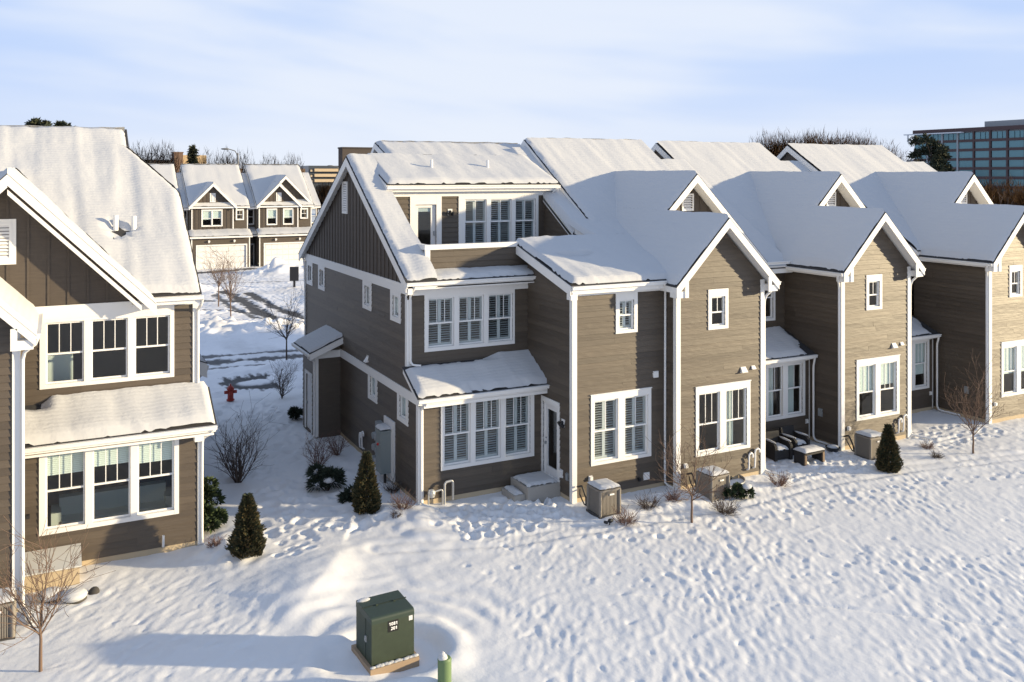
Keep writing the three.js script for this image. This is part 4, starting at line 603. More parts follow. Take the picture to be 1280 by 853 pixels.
function groundY(x, z) {
  let h = .05 * fbm(x * .16 + 5, z * .16, 3);
  const lawn = sstep(8.6, 10.5, x + .35 * (z + 20)) * sstep(-25.6, -23.9, z) + sstep(5.0, 3.6, x - .25 * (z + 22)) * sstep(-25.8, -24.5, z) * .9;
  const side = sstep(-23.8, -25.5, z);
  const t = .89 * x + .46 * z, r = -.46 * x + .89 * z, e = .99 * x - .13 * z, f = .13 * x + .99 * z;     // wind-combed streaks, broken by lapping crusts
  const w = .3 * noise(x * .9, z * .9), w2 = .35 * noise(x * .6 + 9, z * .6), dens = .5 + .5 * sstep(-.35, .4, noise(x * .45 + 31, z * .45));
  const rid = (1 - Math.min(1, Math.abs(noise(e * .55 + w2, f * 1.15 + w2)) * 2.2)), lap = rid * rid * rid;
  const cal = .58 + .5 * sstep(-.5, .15, noise(x * .21 + 12, z * .26));
  h += clamp(lawn, 0, 1) * cal * (dens * (.017 * noise(t * 5.2 + w * 2, r * 1.7 + w) + .0115 * noise(t * 9.5, r * 3.6 + 4)) + .028 * lap * (.35 + .9 * noise(e * 1.6, f * 2.6 + 3)) + .012 * noise(x * .7, z * .8) - .032 * sstep(.55, .85, noise(x * 3.1 + 60, z * 3.3)));
  h += (1 - clamp(lawn, 0, 1)) * (.018 * noise(x * 1.3, z * 1.3 + 8) + .01 * noise(x * 3.1, z * 3.1)) + side * .022 * Math.abs(noise(x * 1.8 + 3, z * 1.2));
  const kx = Math.floor(x), kz = Math.floor(z); for (let i = -1; i <= 1; i++) for (let j = -1; j <= 1; j++) { const L = PH.get((kx + i) + ',' + (kz + j)); if (L) for (const p of L) { const d = Math.hypot(x - p[0], z - p[1]) / p[2]; if (d < 2) h += p[3] * (-Math.exp(-d * d * 1.6) + .35 * Math.exp(-((d - 1.25) ** 2) * 9)); } }
  // wheel grooves of a cart along the houses
  const wl = lineDist(x, z, WHEEL); if (wl[0] < 1) { const g = d => Math.exp(-((d / .13) ** 2)); h -= .045 * (g(wl[0] * wl[1] - .28) + .75 * g(wl[0] * wl[1] + .28)) * (.6 + .6 * noise(x * .9, 7)); h += .02 * g((wl[0] - .55) * .7); }
  { const gd = lineDist(x, z, [[11.1, -19.2], [13.2, -17.9], [15.4, -16.5], [19.6, -12.9], [22, -10.6]])[0]; if (gd < .3) h -= .03 * Math.exp(-((gd / .055) ** 2)) * sstep(11, 14, x); }
  // wind drift: sharp crest, steep on one side
  const cd = lineDist(x, z, CREST), ta = Math.sin(Math.PI * clamp(cd[2] * .86 + .1)) * .27;
  h += ta * (cd[1] < 0 ? Math.exp(-((cd[0] / .62) ** 1.5)) : Math.exp(-((cd[0] / 1.9) ** 2)));
  // scoured hollow around the utility box
  const td = Math.hypot(x - TX, (z - TZ) * 1.05), ta2 = Math.atan2(z - TZ, x - TX), rim = 1.35 + .12 * Math.sin(ta2 * 2 + 1) + .06 * noise(x * 2, z * 2);
  const rs = sstep(-2.6, -1.2, ta2) * sstep(2.4, 1.2, ta2); h += (-.16 * sstep(rim, rim - .28, td) + .09 * Math.exp(-(((td - rim - .15) / .28) ** 2))) * (.35 + .65 * rs);
  if (td < 5) h += .02 * Math.sin(td * 9 + 2.2 * noise(x * .9, z * .9)) * sstep(5, 2, td) * sstep(1.5, 1.9, td) * sstep(-2.9, -1.8, ta2) * sstep(.6, -.4, ta2);
  // banks against walls and beds
  h += .16 * Math.exp(-(((x - 9.5) / .9) ** 2) - (((z + 24.9) / 1.3) ** 2)) * (1 + .5 * noise(x * 2, z * 2)) + .2 * Math.exp(-(((x - 4.3) / .8) ** 2) - (((z + 25.2) / 1.1) ** 2)) * (1 + .5 * noise(x * 3, z * 3));
  h += .12 * Math.exp(-(((z + 22.9) / .8) ** 2)) * sstep(14.2, 15.5, x) * sstep(22, 20, x) * (.6 + .8 * noise(x * 1.4, z * 1.6)) + .14 * Math.exp(-(((x - 8.9) / .8) ** 2)) * sstep(-24, -27, z) * sstep(-34, -31, z) * (.8 + .6 * noise(x * 1.5, z * 1.2));
  // far land rises very gently
  h += .002 * Math.max(0, -z - 105) + (z < -43 && z > -104 && x > 1 && x < 40 ? -.2 * sstep(-43, -44, z) * sstep(-104, -103, z) * sstep(1, 2, x) * sstep(40, 39, x) : 0);
  return h;
}
function axis(parts) { const a = []; for (const [f, t, s] of parts) { const n = Math.max(1, Math.round(Math.abs(t - f) / s)); for (let i = 0; i < n; i++) a.push(f + (t - f) * i / n); } a.push(parts[parts.length - 1][1]); return a; }
function gridGeo(xs, zs, fy, uvf) {
  const nx = xs.length, nz = zs.length, pos = new Float32Array(nx * nz * 3), uv = new Float32Array(nx * nz * 2), ix = [];
  for (let j = 0; j < nz; j++) for (let i = 0; i < nx; i++) { const k = j * nx + i; pos[3 * k] = xs[i]; pos[3 * k + 1] = fy(xs[i], zs[j]); pos[3 * k + 2] = zs[j]; const q = uvf ? uvf(xs[i], zs[j]) : [xs[i], zs[j]]; uv[2 * k] = q[0]; uv[2 * k + 1] = q[1]; }
  for (let j = 0; j + 1 < nz; j++) for (let i = 0; i + 1 < nx; i++) { const k = j * nx + i; ix.push(k, k + nx, k + 1, k + 1, k + nx, k + nx + 1); }
  const g = new THREE.BufferGeometry(); g.setAttribute('position', new THREE.BufferAttribute(pos, 3)); g.setAttribute('uv', new THREE.BufferAttribute(uv, 2)); g.setIndex(ix); g.computeVertexNormals(); return g;
}
{
  const xs = axis([[-900, -100, 80], [-100, -20, 8], [-20, -4, .8], [-4, 8, .085], [8, 27, .066], [27, 42, .11], [42, 60, .9], [60, 140, 8], [140, 1400, 90]]);
  const zs = axis([[-1500, -300, 100], [-300, -104, 8], [-104, -42, 1], [-42, -29, .115], [-29, -24.5, .1], [-24.5, -10.5, .066], [-10.5, -2, .5], [-2, 30, 4], [30, 150, 20]]).reverse();
  zs.sort((a, b) => a - b);
  structure('snow_ground', gridGeo(xs, zs, groundY), M.snowGround);
}
// street between the rows: packed snow, wet tracks, ploughed banks
const seg = (x, z, x0, z0, x1, z1) => lineDist(x, z, [[x0, z0], [x1, z1]])[0];
function slush(x, z) {   // 0 snow .. 1 bare wet asphalt
  let m = 0; const n1 = fbm(x * .7, z * .35, 4), n2 = fbm(x * 3.1 + 5, z * 1.3, 5) * 1.5, add = (d, w, s = 1) => { m = Math.max(m, s * sstep(w, w * .35, d + .9 * w * n1 + .5 * w * n2)); };
  add(lineDist(x, z, [[13.2, -82], [13.6, -76], [13.7, -68], [14.6, -60], [16.5, -54]])[0], .75); add(lineDist(x, z, [[14.9, -80], [15.2, -70], [16.2, -61], [18.5, -54.5]])[0], .6); add(lineDist(x, z, [[12.2, -80], [12.2, -72], [13.0, -64]])[0], .4, .9);
  add(lineDist(x, z, [[6, -78.5], [11, -76.4], [14, -74.5]])[0], .6); add(lineDist(x, z, [[6, -73.6], [11, -70.6], [14, -67]])[0], .7); add(lineDist(x, z, [[5, -66.2], [10, -65.9], [13, -64.5]])[0], .35, .8);
  add(Math.abs(z + 51.2 - .1 * (x - 8)), .75, .95); add(Math.abs(z + 53 - .1 * (x - 8)), .45, .9); add(Math.abs(z + 49.9 - .05 * x), .3, .8);
  add(seg(x, z, 13.5, -99, 19, -100.5), 1.3); add(seg(x, z, 21, -99.5, 29, -101), 1.2); add(Math.abs(z + 88 - .2 * (x - 15)), .35, .7);
  const inq = sstep(.15, -.15, Math.max(7.35 - x - .1 * n1, x - 9.6, z + 44.1 - .25 * (x - 8), -z - 46.9) + .5 * n2); m = Math.max(m, inq * sstep(.45, .7, Math.hypot((x - 8.75) * .75, z + 45.3) + .2 * n1));
  return clamp(m);
}
function streetY(x, z) {
  const n = fbm(x * .5, z * .5, 4), rg = Math.abs(noise(x * 1.1, z * 1.1));
  let h = .02 + .09 * n + .05 * Math.abs(noise(x * 1.9, z * 1.9)) + .03 * noise(x * 4.3, z * 4.3), pile = (cx, cz, rx, rz, hh) => { const d = ((x - cx) / rx) ** 2 + ((z - cz) / rz) ** 2; h += hh * Math.exp(-d) * (.75 + .5 * rg + .5 * n); };
  pile(9.5, -61.5, 4, 2.2, .75); pile(13, -58.5, 2.5, 1.6, .8); pile(6, -57, 3, 1.8, .6); pile(20.5, -95, 2.2, 1.6, 1); pile(10.5, -84, 3, 1.4, .6); pile(9, -69, 3, 1, .35); pile(24, -94, 3, 1.4, .7); pile(22, -72, 3, 4, .6); pile(11, -47.8, 2.4, .7, .35);
  h += .12 * Math.abs(noise(x * .9 + 4, z * .9)) * sstep(-56, -58, z) * sstep(-66, -63, z); h += .1 * Math.abs(noise(x * 1.4, z * 1.4)) * sstep(-50, -48.6, z) * sstep(-43, -45, z) * .5;
  return mix(h, 0, slush(x, z)) - .1 * Math.max(sstep(-44, -43, z), sstep(-102.5, -104, z), sstep(2.5, 1.5, x), sstep(39, 40, x));
}
{
  const X0 = 1.5, X1 = 39.5, Z0 = -104, Z1 = -43, w = 640, h = 1024;
  const mp = tex(w, h, (u, v) => { const x = mix(X0, X1, u), z = mix(Z0, Z1, v), s = slush(x, z), d = .5 + .5 * fbm(x * 1.3, z * 1.3, 4), pk = sstep(-.1, .35, fbm(x * .35 + 4, z * .22, 3)) * (z > -98 && z < -48 ? .5 : .2); const gr = .5 + .5 * fbm(x * 6, z * 6, 3), sn = mix(.80, .50, clamp(pk * 1.3 * d + .25 * gr * pk)), a = .025 + .045 * d + .05 * gr * gr; return [mix(sn, a, s) ** .4545, mix(sn, a, s) ** .4545, mix(sn * 1.02, a * 1.05, s) ** .4545]; }, true);
  mp.generateMipmaps = true;
  structure('street', gridGeo(axis([[X0, 20, .13], [20, X1, .3]]), axis([[Z0, -70, .25], [-70, Z1, .14]]), streetY, (x, z) => [(x - X0) / (X1 - X0), (z - Z0) / (Z1 - Z0)]), new THREE.MeshStandardMaterial({ map: mp, roughness: .85 }));
}
// ================================================================ row of townhouses across the street
function farHouse(dx, q) {
  const o = thing('street_townhouse', q.label, 'townhouse', [16 + dx, 0, -103], 'brown townhouses with garages across the street');
  const X = v => v + dx, Zg = -102.4, Zu = -103.4, Zb = -118;
  // garage storey
  const FG = frame([X(13.15), 0, Zg], 'z+'), gh = [.62, 0.02, 5.82, 2.5];
  siding(FG, [[0, -.3], [6.25, -.3], [6.25, 3.6], [0, 3.6]], .1, 3.4, [gh], o, { far: true });
  { const d = sub('garage_door', o); part('door_frame', [FG.fb(.5, 0, 0, .62, 2.66, .06), FG.fb(5.82, 0, 0, 5.94, 2.66, .06), FG.fb(.62, 2.5, 0, 5.82, 2.66, .058)], M.white, d); for (let k = 0; k < 4; k++) part('door_panel', [FG.fb(.62, .02 + k * .62, -.12, 5.82, .62 + k * .62, -.07), ...[0, 1, 2, 3, 4, 5, 6, 7].map(i => FG.fb(.74 + i * .64, .1 + k * .62, -.07, 1.26 + i * .64, .54 + k * .62, -.055))], M.white2, d); }
  trim(o, [FG.fb(0, .05, 0, .12, 3.4, .04), FG.fb(6.13, .05, 0, 6.25, 3.4, .04), FG.fb(0, 3.35, .001, 6.25, 3.6, .05)], 'corner_board');
  for (const u of [1.85, 4.55]) part('wall_light', [FG.fb(u - .06, 2.85, 0, u + .06, 3.15, .06), FG.fb(u - .1, 2.95, .06, u + .1, 3.12, .24)], M.white, o);
  roof(o, [[X(12.95), -101.9], [X(19.6), -101.9], [X(19.6), Zu], [X(12.95), Zu]], (x, z) => 3.62 + .35 * (-101.9 - z), [1, 1, 0, 1], { cell: .3, snow: .16, t: .2 });
  // upper storey
  const FU = frame([X(13.3), 0, Zu], 'z+'), ws = q.single ? [[1.0, 1.95], [2.85, 3.8]].map(([a, b]) => ({ outer: [a - .12, 4.6, b + .12, 6.5], cols: [[a + .02, b - .02]], v0: 4.75, v1: 6.3, rail: 5.5, cap: 0, fill: { blind: .6 } })) : [{ outer: [1.05, 4.6, 3.3, 6.5], cols: [[1.2, 2.08], [2.26, 3.14]], v0: 4.75, v1: 6.3, rail: 5.5, cap: 0, fill: [{ blind: .6 }, { blind: .5 }] }];
  ws.push({ outer: [4.72, 5.25, 5.62, 6.5], cols: [[4.88, 5.46]], v0: 5.4, v1: 6.3, rail: 5.85, muntin: 1, cap: 0, fill: null }); ws.forEach(s => windowAt(o, FU, s));
  boardBatten(FU, [[0, 3.9], [4.5, 3.9], [4.5, 6.9], [2.25, 9.0], [0, 6.9]], ws.filter(s => s.cols[0][0] < 4.4).map(holeOf), o, .42, { far: true });
  const FS = frame([X(17.8), 0, Zu - .3], 'z+'); siding(FS, [[0, 3.9], [1.6, 3.9], [1.6, 6.9], [0, 6.9]], 3.95, 6.8, [], o, { far: true });
  trim(o, [FU.fb(0, 3.95, 0, .12, 6.85, .045), FU.fb(4.38, 3.95, 0, 4.5, 6.85, .045), FS.fb(1.5, 3.95, 0, 1.6, 6.85, .045)], 'corner_board');
  louverVent(o, FU, 1.95, 7.3, 2.55, 8.3); part('vent_backing', FU.fb(1.95, 7.3, 0, 2.55, 8.3, .01), M.white2, o);
  const zf = Zu + .45, L = x => 6.85 + 1.02 * (x - X(13.0)), R = x => 9.45 - 1.02 * (x - X(15.55)), MP = (x, z) => 6.85 + .66 * (-103 - z), zv = y => -103 - (y - 6.85) / .66;
  if (q.single) {
    const ap = 10.25, xa = X(16.33), R2 = x => ap - 1.02 * (x - xa); roof(o, [[X(13.0), zf], [X(15.55), zf], [X(15.55), zv(9.45)], [X(13.0), zv(6.85)]], L, [1, 0, 0, 1], { cell: .3, t: .25 }); roof(o, [[X(15.55), Zu + .1], [xa, Zu + .1], [xa, zv(10.25)], [X(15.55), zv(9.45)]], L, [1, 0, 0, 0], { cell: .3, t: .25 });
    roof(o, [[xa, Zu + .1], [X(19.65), Zu + .1], [X(19.65), zv(6.85)], [xa, zv(10.25)]], R2, [1, 1, 0, 0], { cell: .3, t: .25 }); rake(o, [xa, ap - .03, Zu + .1], [X(19.65), 6.82, Zu + .1], [0, 0, 1], .36, .05); rake(o, [X(15.55), 9.42, Zu + .1], [xa, ap - .03, Zu + .1], [0, 0, 1], .36, .05);
    const FN = frame([X(15.5), 0, Zu - .35], 'z+'); boardBatten(FN, [[0, 6.8], [4, 6.8], [.83, 10], [0, 9.2]], [], o, .42, { far: true });
  } else roof(o, [[X(13.0), zf], [X(15.55), zf], [X(15.55), zv(9.45)], [X(13.0), zv(6.85)]], L, [1, 0, 0, 1], { cell: .3, t: .25 });
  roof(o, [[X(15.55), zf], [X(18.1), zf], [X(18.1), zv(6.85)], [X(15.55), zv(9.45)]], R, [1, 1, 0, 0], { cell: .3, t: .25 });
  rake(o, [X(13.0), 6.82, zf], [X(15.55), 9.42, zf], [0, 0, 1], .36, .05); rake(o, [X(15.55), 9.42, zf], [X(18.1), 6.82, zf], [0, 0, 1], .36, .05);
  roof(o, [[X(13.0), -103.0], [X(19.5), -103.0], [X(19.5), -110.1], [X(13.0), -110.1]], MP, [1, 1, 1, 1], { cell: .3, streak: .03, snow: .16 });
  roof(o, [[X(13.0), -110.1], [X(19.5), -110.1], [X(19.5), -118], [X(13.0), -118]], (x, z) => MP(0, -110.1) - .62 * (-110.1 - z), [0, 0, 0, 0], { cell: .6 });
  part('side_wall', [bx(X(13.1), -.3, Zb, X(13.25), 6.9, Zu - .15)], M.sidingCore, o); part('side_wall', [bx(X(19.25), -.3, Zb, X(19.4), 6.9, Zu - .45)], M.sidingCore, o);
  const FE = frame([X(13.12), 0, -117], 'x-'); wallCore(FE, [[0, 6.8], [13.5, 6.8], [6.9, 11.1]], [], o, 'gable_wall', M.sidingCore);
  rake(o, [X(12.99), 6.8, -103], [X(12.99), MP(0, -110.1) - .03, -110.1], [-1, 0, 0], .3);
  part('floor_slab', bx(X(13.3), 3.5, Zb, X(19.2), 3.7, Zu - .2), M.floor, o); part('inner_wall', bx(X(13.3), .1, -108, X(19.2), 6.8, -107.9), M.interior, o);
  // recessed entry between this house and the next
  const FN2 = frame([X(19.4), 0, -105], 'z+'), ew = { outer: [.2, 4.6, .95, 6.5], cols: [[.32, .83]], v0: 4.75, v1: 6.3, rail: 5.5, cap: 0, fill: null }; windowAt(o, FN2, ew);
  siding(FN2, [[0, -.3], [1.1, -.3], [1.1, 7], [0, 7]], .1, 6.9, [holeOf(ew)], o, { far: true });
  { const d = sub('entry_door', o); part('door_leaf', FN2.fb(.3, .05, 0, .85, 2.3, .06), M.black, d); part('door_frame', [FN2.fb(.2, .05, 0, .3, 2.45, .08), FN2.fb(.85, .05, 0, .95, 2.45, .08), FN2.fb(.3, 2.3, 0, .85, 2.45, .078)], M.white, d); }
  roof(o, [[X(19.45), -103.6], [X(20.5), -103.6], [X(20.5), -109.5], [X(19.45), -109.5]], (x, z) => 6.7 + .66 * (-103.6 - z), [1, 0, 1, 0], { cell: .3 });
  roof(o, [[X(19.45), -103.0], [X(20.4), -103.0], [X(20.4), -104.95], [X(19.45), -104.95]], (x, z) => 3.62 + .3 * (-103 - z), [1, 0, 0, 0], { cell: .3, snow: .15 });
  return o;
}
farHouse(-7.25, { label: 'brown garage townhouse, mostly hidden behind the neighbouring snowy roof', single: false });
farHouse(0, { label: 'brown townhouse across the street with a paired window over its garage', single: false });
farHouse(7.25, { label: 'brown townhouse across the street with nested gables and two single windows', single: true });

// ================================================================ buildings on the skyline
{
  // glazed office block; its long side faces the houses
  const o = thing('office_building', 'glass and maroon brick office block with flat roof beyond the houses', 'office building', [230, 0, -160]);
  const brick = std(col(.075, .045, .045), .8), tealM = new THREE.MeshPhysicalMaterial({ color: col(.10, .21, .25), roughness: .12, metalness: .35 }), grey = std(col(.28, .30, .32), .7), X = 230, z0 = -185, z1 = -110;
  part('core', bx(X + .6, 0, z0 + .3, X + 40, 22.6, z1), grey, o);
  part('roof_slab', bx(X - .1, 22.6, z0, X + 40, 23.7, z1), brick, o); part('penthouse', bx(X + 3, 23.7, -163.8, X + 30, 25.4, z1 + 5), grey, o);
  part('canopy', [bx(X - 1.4, 22.3, z0 - 2.2, X - .12, 22.6, -168), bx(X - .8, 20.2, z0 - 1.4, X - .5, 22.3, z0 - 1.1)], std(col(.6, .62, .65), .5), o);
  const nF = 8, fh = 2.62, bays = 15, bw = (z1 - z0) / bays;
  for (let f = 0; f < nF; f++) { const y = 22.3 - (f + 1) * fh; part('spandrel', bx(X, y - .02, z0 + .2, X + .5, y + .72, z1), brick, o); for (let b = 0; b < bays; b++) { const za = z0 + b * bw + .35, zb = za + bw - .55, n = f === 0 ? 3 : 1; for (let k = 0; k < n; k++) { const pa = za + (zb - za) * k / n + (k ? .2 : 0), pb = za + (zb - za) * (k + 1) / n; part('glass_panel', bx(X + .25, y + .72, pa, X + .4, y + fh - .03, pb), tealM, o); } } }
  for (let b = 1; b <= bays; b++) part('pier', bx(X - .05, 0, z0 + b * bw - .35, X + .55, 22.55, z0 + b * bw + .15), b < 4 ? grey : brick, o);
  part('stair_tower', bx(X + 1, 0, z0 - 3, X + 12, 15, z0 + .2), grey, o);
}
{
  const o = thing('office_building', 'tan office block of stacked window bands beyond the dark gable', 'office building', [75, 0, -260]); const tan = std(col(.46, .36, .24), .85), dk = std(col(.05, .06, .075), .3);
  part('core', bx(66.5, 0, -280, 90, 13.1, -262), dk, o);
  for (let k = 0; k < 3; k++) part('band', bx(68, 12.2 - k * 1.55 - .85, -262, 89, 12.2 - k * 1.55, -260.8), tan, o);
  for (let k = 0; k < 3; k++) part('corner_balcony', bx(66.9, 11.9 - k * 1.55 - .6, -262.6, 67.6, 11.9 - k * 1.55, -261.2), tan, o);
  const b = thing('brown_building', 'plain dark brown flat block rising behind the dark gable ridge', 'building', [60, 0, -181]); part('wall', bx(52.7, 0, -183, 72, 15.8, -180), std(col(.065, .052, .045), .9), b); part('parapet', bx(52.6, 15.8, -183.2, 72.2, 16.1, -179.8), std(col(.05, .042, .038), .9), b);
  const l = thing('low_building', 'long low dark roofed building with brick chimney behind the street houses', 'building', [20, 0, -185]); part('wall', bx(5, 0, -195, 45, 11.6, -180), std(col(.14, .09, .06), .9), l); part('roof', slabGeo([[4, -179], [20, -179], [20, -196], [4, -196]].reverse(), (x, z) => 13.3 - .04 * Math.abs(z + 188), .2, -1.6), std(col(.05, .055, .065), .9), l); part('chimney', [bx(20.0, 0, -183, 21.6, 14.5, -179.5), bx(19.9, 14.5, -183.1, 21.7, 14.7, -179.4)], std(col(.16, .10, .07), .9), l); part('tan_wall', bx(21.8, 0, -190, 26.5, 14.2, -184), std(col(.5, .38, .24), .9), l);
}
// ================================================================ plants
function branchTree(seed, P) {   // P: h, r, clear, limbs, spread, depth, kids, up
  const R = rng(seed), trunk = [], br = [];
  const frus = (a, b, r0, r1, n, out) => { const d = b.clone().sub(a), L = d.length(); const g = new THREE.CylinderGeometry(r1, r0, L, n, 1, true); g.translate(0, L / 2, 0); g.applyQuaternion(new THREE.Quaternion().setFromUnitVectors(V(0, 1, 0), d.normalize())); g.translate(a.x, a.y, a.z); out.push(g); };
  const grow = (p, d, len, r, lev) => {
    const n = lev === 0 ? 4 : 3; let q = p.clone(), dir = d.clone(), rr = r;
    for (let i = 0; i < n; i++) {
      const nd = dir.clone().add(V((R() - .5) * .35, (R() - .3) * P.up, (R() - .5) * .35)).normalize(), e = q.clone().add(nd.clone().multiplyScalar(len / n)), r1 = Math.max(P.rmin, rr * .8); frus(q, e, rr, r1, lev > 1 ? 3 : 5, br);
      if (lev < P.depth) { const kids = Math.round(P.kids * (.6 + R() * .8)); for (let k = 0; k < kids; k++) { const az = R() * 6.283, sp = .45 + R() * .5, side = V(Math.cos(az), .15, Math.sin(az)).sub(nd.clone().multiplyScalar(nd.dot(V(Math.cos(az), .15, Math.sin(az))))).normalize(); grow(q.clone().lerp(e, R()), nd.clone().multiplyScalar(Math.cos(sp)).add(side.multiplyScalar(Math.sin(sp))).normalize(), len * (.38 + R() * .3), Math.max(P.rmin, rr * .55), lev + 1); } }
      q = e; dir = nd; rr = r1;
    }
  };
  let tip = V(0, -.1, 0), rad = P.r; const ct = Math.max(3, Math.round(P.h * .9)), pts = [tip.clone()];
  if (P.h * P.clear > .05) { const steps = 4; for (let i = 1; i <= steps; i++) { const e = V((R() - .5) * .03 * P.h * .2, P.h * P.clear * i / steps, (R() - .5) * .03 * P.h * .2); frus(tip, e, rad, rad * .92, 8, trunk); tip = e; rad *= .92; } }
  for (let i = 0; i < P.limbs; i++) { const az = i * 2.4 + R(), sp = P.spread * (i === 0 && P.leader ? .15 : .55 + R() * .6), d = V(Math.cos(az) * Math.sin(sp), Math.cos(sp), Math.sin(az) * Math.sin(sp)); grow(tip.clone().add(V(0, P.leader ? -R() * P.h * .08 : 0, 0)), d, (P.h * (1 - P.clear)) * (i === 0 && P.leader ? 1 : .65 + R() * .3), rad * .62, 0); }
  return { trunk: trunk.length ? merge(trunk) : null, br: merge(br) };
}
const bark = std(col(.16, .105, .075), .9), barkDark = std(col(.075, .055, .045), .95), twigRed = std(col(.15, .085, .065), .9), barkFar = bark;
function twigCrown(seed, { cy, rx, ry, n, len, wid }) {       // fine outer twigs spread through an uneven crown
  const R = rng(seed), p = [], ix = [], nn = [];
  for (let i = 0; i < n; i++) {
    const az = R() * 6.283, e = Math.acos(1 - 1.75 * R()), k = (.35 + .65 * Math.sqrt(R())) * (1 + .3 * noise(az * 1.3 + seed, e * 2.2) + .18 * noise(az * 3.4, e * 5 + seed)), q = V(Math.sin(e) * Math.cos(az) * rx * k, cy + Math.cos(e) * ry * k, Math.sin(e) * Math.sin(az) * rx * k);
    const d = V(q.x, (q.y - cy) + ry * .7, q.z).normalize().add(V((R() - .5) * .9, (R() - .4) * .6, (R() - .5) * .9)).normalize(), L = len * (.5 + R()), s = V(R() - .5, R() - .5, R() - .5).cross(d).normalize().multiplyScalar(wid * (.5 + R())), b = p.length / 3, nv = s.clone().cross(d).normalize(), a = q.clone().sub(d.clone().multiplyScalar(L));
    for (const v of [a.clone().add(s), a.clone().sub(s), q]) { p.push(v.x, v.y, v.z); nn.push(nv.x, nv.y, nv.z); } ix.push(b, b + 1, b + 2);
  }
  const g = new THREE.BufferGeometry(); g.setAttribute('position', new THREE.Float32BufferAttribute(p, 3)); g.setAttribute('normal', new THREE.Float32BufferAttribute(nn, 3)); g.setAttribute('uv', new THREE.Float32BufferAttribute(new Float32Array(p.length / 3 * 2), 2)); g.setIndex(ix); return g;
}
function tree(name, label, pos, seed, P, mat, group, cat = 'tree') { const t = thing(name, label, cat, [0, 0, 0], group), g = branchTree(seed, P); if (g.trunk) part('trunk', g.trunk, mat, t); part('branches', g.br, mat, t); if (P.crown) part('twigs', twigCrown(seed + 7, P.crown), mat, t, STUFF); t.position.set(pos[0], pos[1] ?? 0, pos[2]); t.rotation.y = P.turn || 0; return t; }
const gy = (x, z) => groundY(x, z);
const SAP = { h: 2.6, r: .038, clear: .32, limbs: 9, spread: .75, depth: 2, kids: 1.5, up: .3, rmin: .0045, leader: true };
tree('sapling', 'bare sapling in front of the unshuttered house, by the snow-capped rocks', [-.27, gy(-.27, -20.98), -20.98], 11, { ...SAP, h: 2.75 }, bark, 'bare lawn saplings');
tree('sapling', 'bare sapling in front of the air conditioner beside the window well', [16.76, gy(16.76, -21.13), -21.13], 23, { ...SAP, h: 2.6, spread: 1.0 }, bark, 'bare lawn saplings');
tree('sapling', 'bare sapling on the lawn before the last townhouse of the row', [30.18, gy(30.18, -21.67), -21.67], 35, { ...SAP, h: 2.7, spread: .9 }, bark, 'bare lawn saplings');
tree('street_sapling', 'thin bare sapling on the street bank farthest from the hydrant', [11.29, 0.2, -72.2], 41, { ...SAP, h: 4.2, spread: .5, clear: .4, r: .05 }, bark, 'saplings along the street');
tree('street_sapling', 'thin bare sapling standing in the ploughed snow bank', [10.48, 0.3, -62], 43, { ...SAP, h: 4.6, spread: .45, clear: .4, r: .05 }, bark, 'saplings along the street');
tree('street_sapling', 'dark bare sapling by the bare alley near the side porch', [11.39, 0.05, -49.7], 47, { ...SAP, h: 3.6, spread: .7, clear: .35, r: .05 }, barkDark, 'saplings along the street');
const SHR = { h: 1.75, r: .03, clear: .0, limbs: 9, spread: .65, depth: 2, kids: 1.6, up: .45, rmin: .004 };
tree('bare_shrub', 'large bare vase-shaped shrub in the shaded side yard', [5.44, gy(5.44, -30.84), -30.84], 51, { ...SHR, h: 2.1, r: .04, limbs: 12 }, barkDark, 'bare shrubs', 'shrub');
tree('bare_shrub', 'small bare shrub beside the dark juniper by the gable wall', [8.2, gy(8.2, -31.05), -31.05], 53, { ...SHR, h: 1.25, limbs: 7 }, twigRed, 'bare shrubs', 'shrub');
tree('bare_shrub', 'small bare shrub close to the gable wall pipes', [9.2, gy(9.2, -32.0), -32.0], 57, { ...SHR, h: .85, limbs: 7 }, twigRed, 'bare shrubs', 'shrub');
tree('bare_shrub', 'upright twiggy shrub in the snow beside the side door', [9.3, .1, -41.5], 59, { ...SHR, h: 1.6, spread: .3, limbs: 8 }, barkDark, 'bare shrubs', 'shrub');
const TUFT = { h: .55, r: .012, clear: 0, limbs: 26, spread: .95, depth: 1, kids: 1.3, up: .3, rmin: .004 };
[[9.42, -25.75, 'reddish twig tuft near the shuttered house corner downspout', 71, .6], [9.75, -27.6, 'low twig tuft under the grey electric cabinet', 72, .5], [14.97, -22.0, 'dry twig tuft beside the first air conditioner', 73, .55], [16.25, -22.6, 'reddish twig tuft between the two air conditioners', 74, .55], [17.3, -22.75, 'dark twig tuft beside the downspout foot', 75, .45], [18.16, -21.3, 'rusty leaved low shrub in front of the window well', 76, .6], [21.4, -22.4, 'rusty twig tuft beside the corner downspout near the patio', 77, .55], [27.0, -22.6, 'dry grass tuft behind the small cone evergreen', 78, .4], [29.3, -22.9, 'dry grass tuft behind the far sapling', 79, .4], [28.6, -22.0, 'flattened grass tuft before the far sapling', 80, .35], [3.9, -25.6, 'dark twig tuft by the neighbour house corner', 81, .35], [9.0, -25.2, 'sparse twigs poking through the snow bank', 82, .25]]
  .forEach(([x, z, l, s, h]) => { const t = thing('twig_tuft', l, 'shrub', [0, 0, 0], 'low winter tufts'); part('twigs', branchTree(s, { ...TUFT, h, limbs: Math.round(18 + h * 30) }).br, s % 2 ? twigRed : barkDark, t, STUFF); t.position.set(x, gy(x, z) - .02, z); });
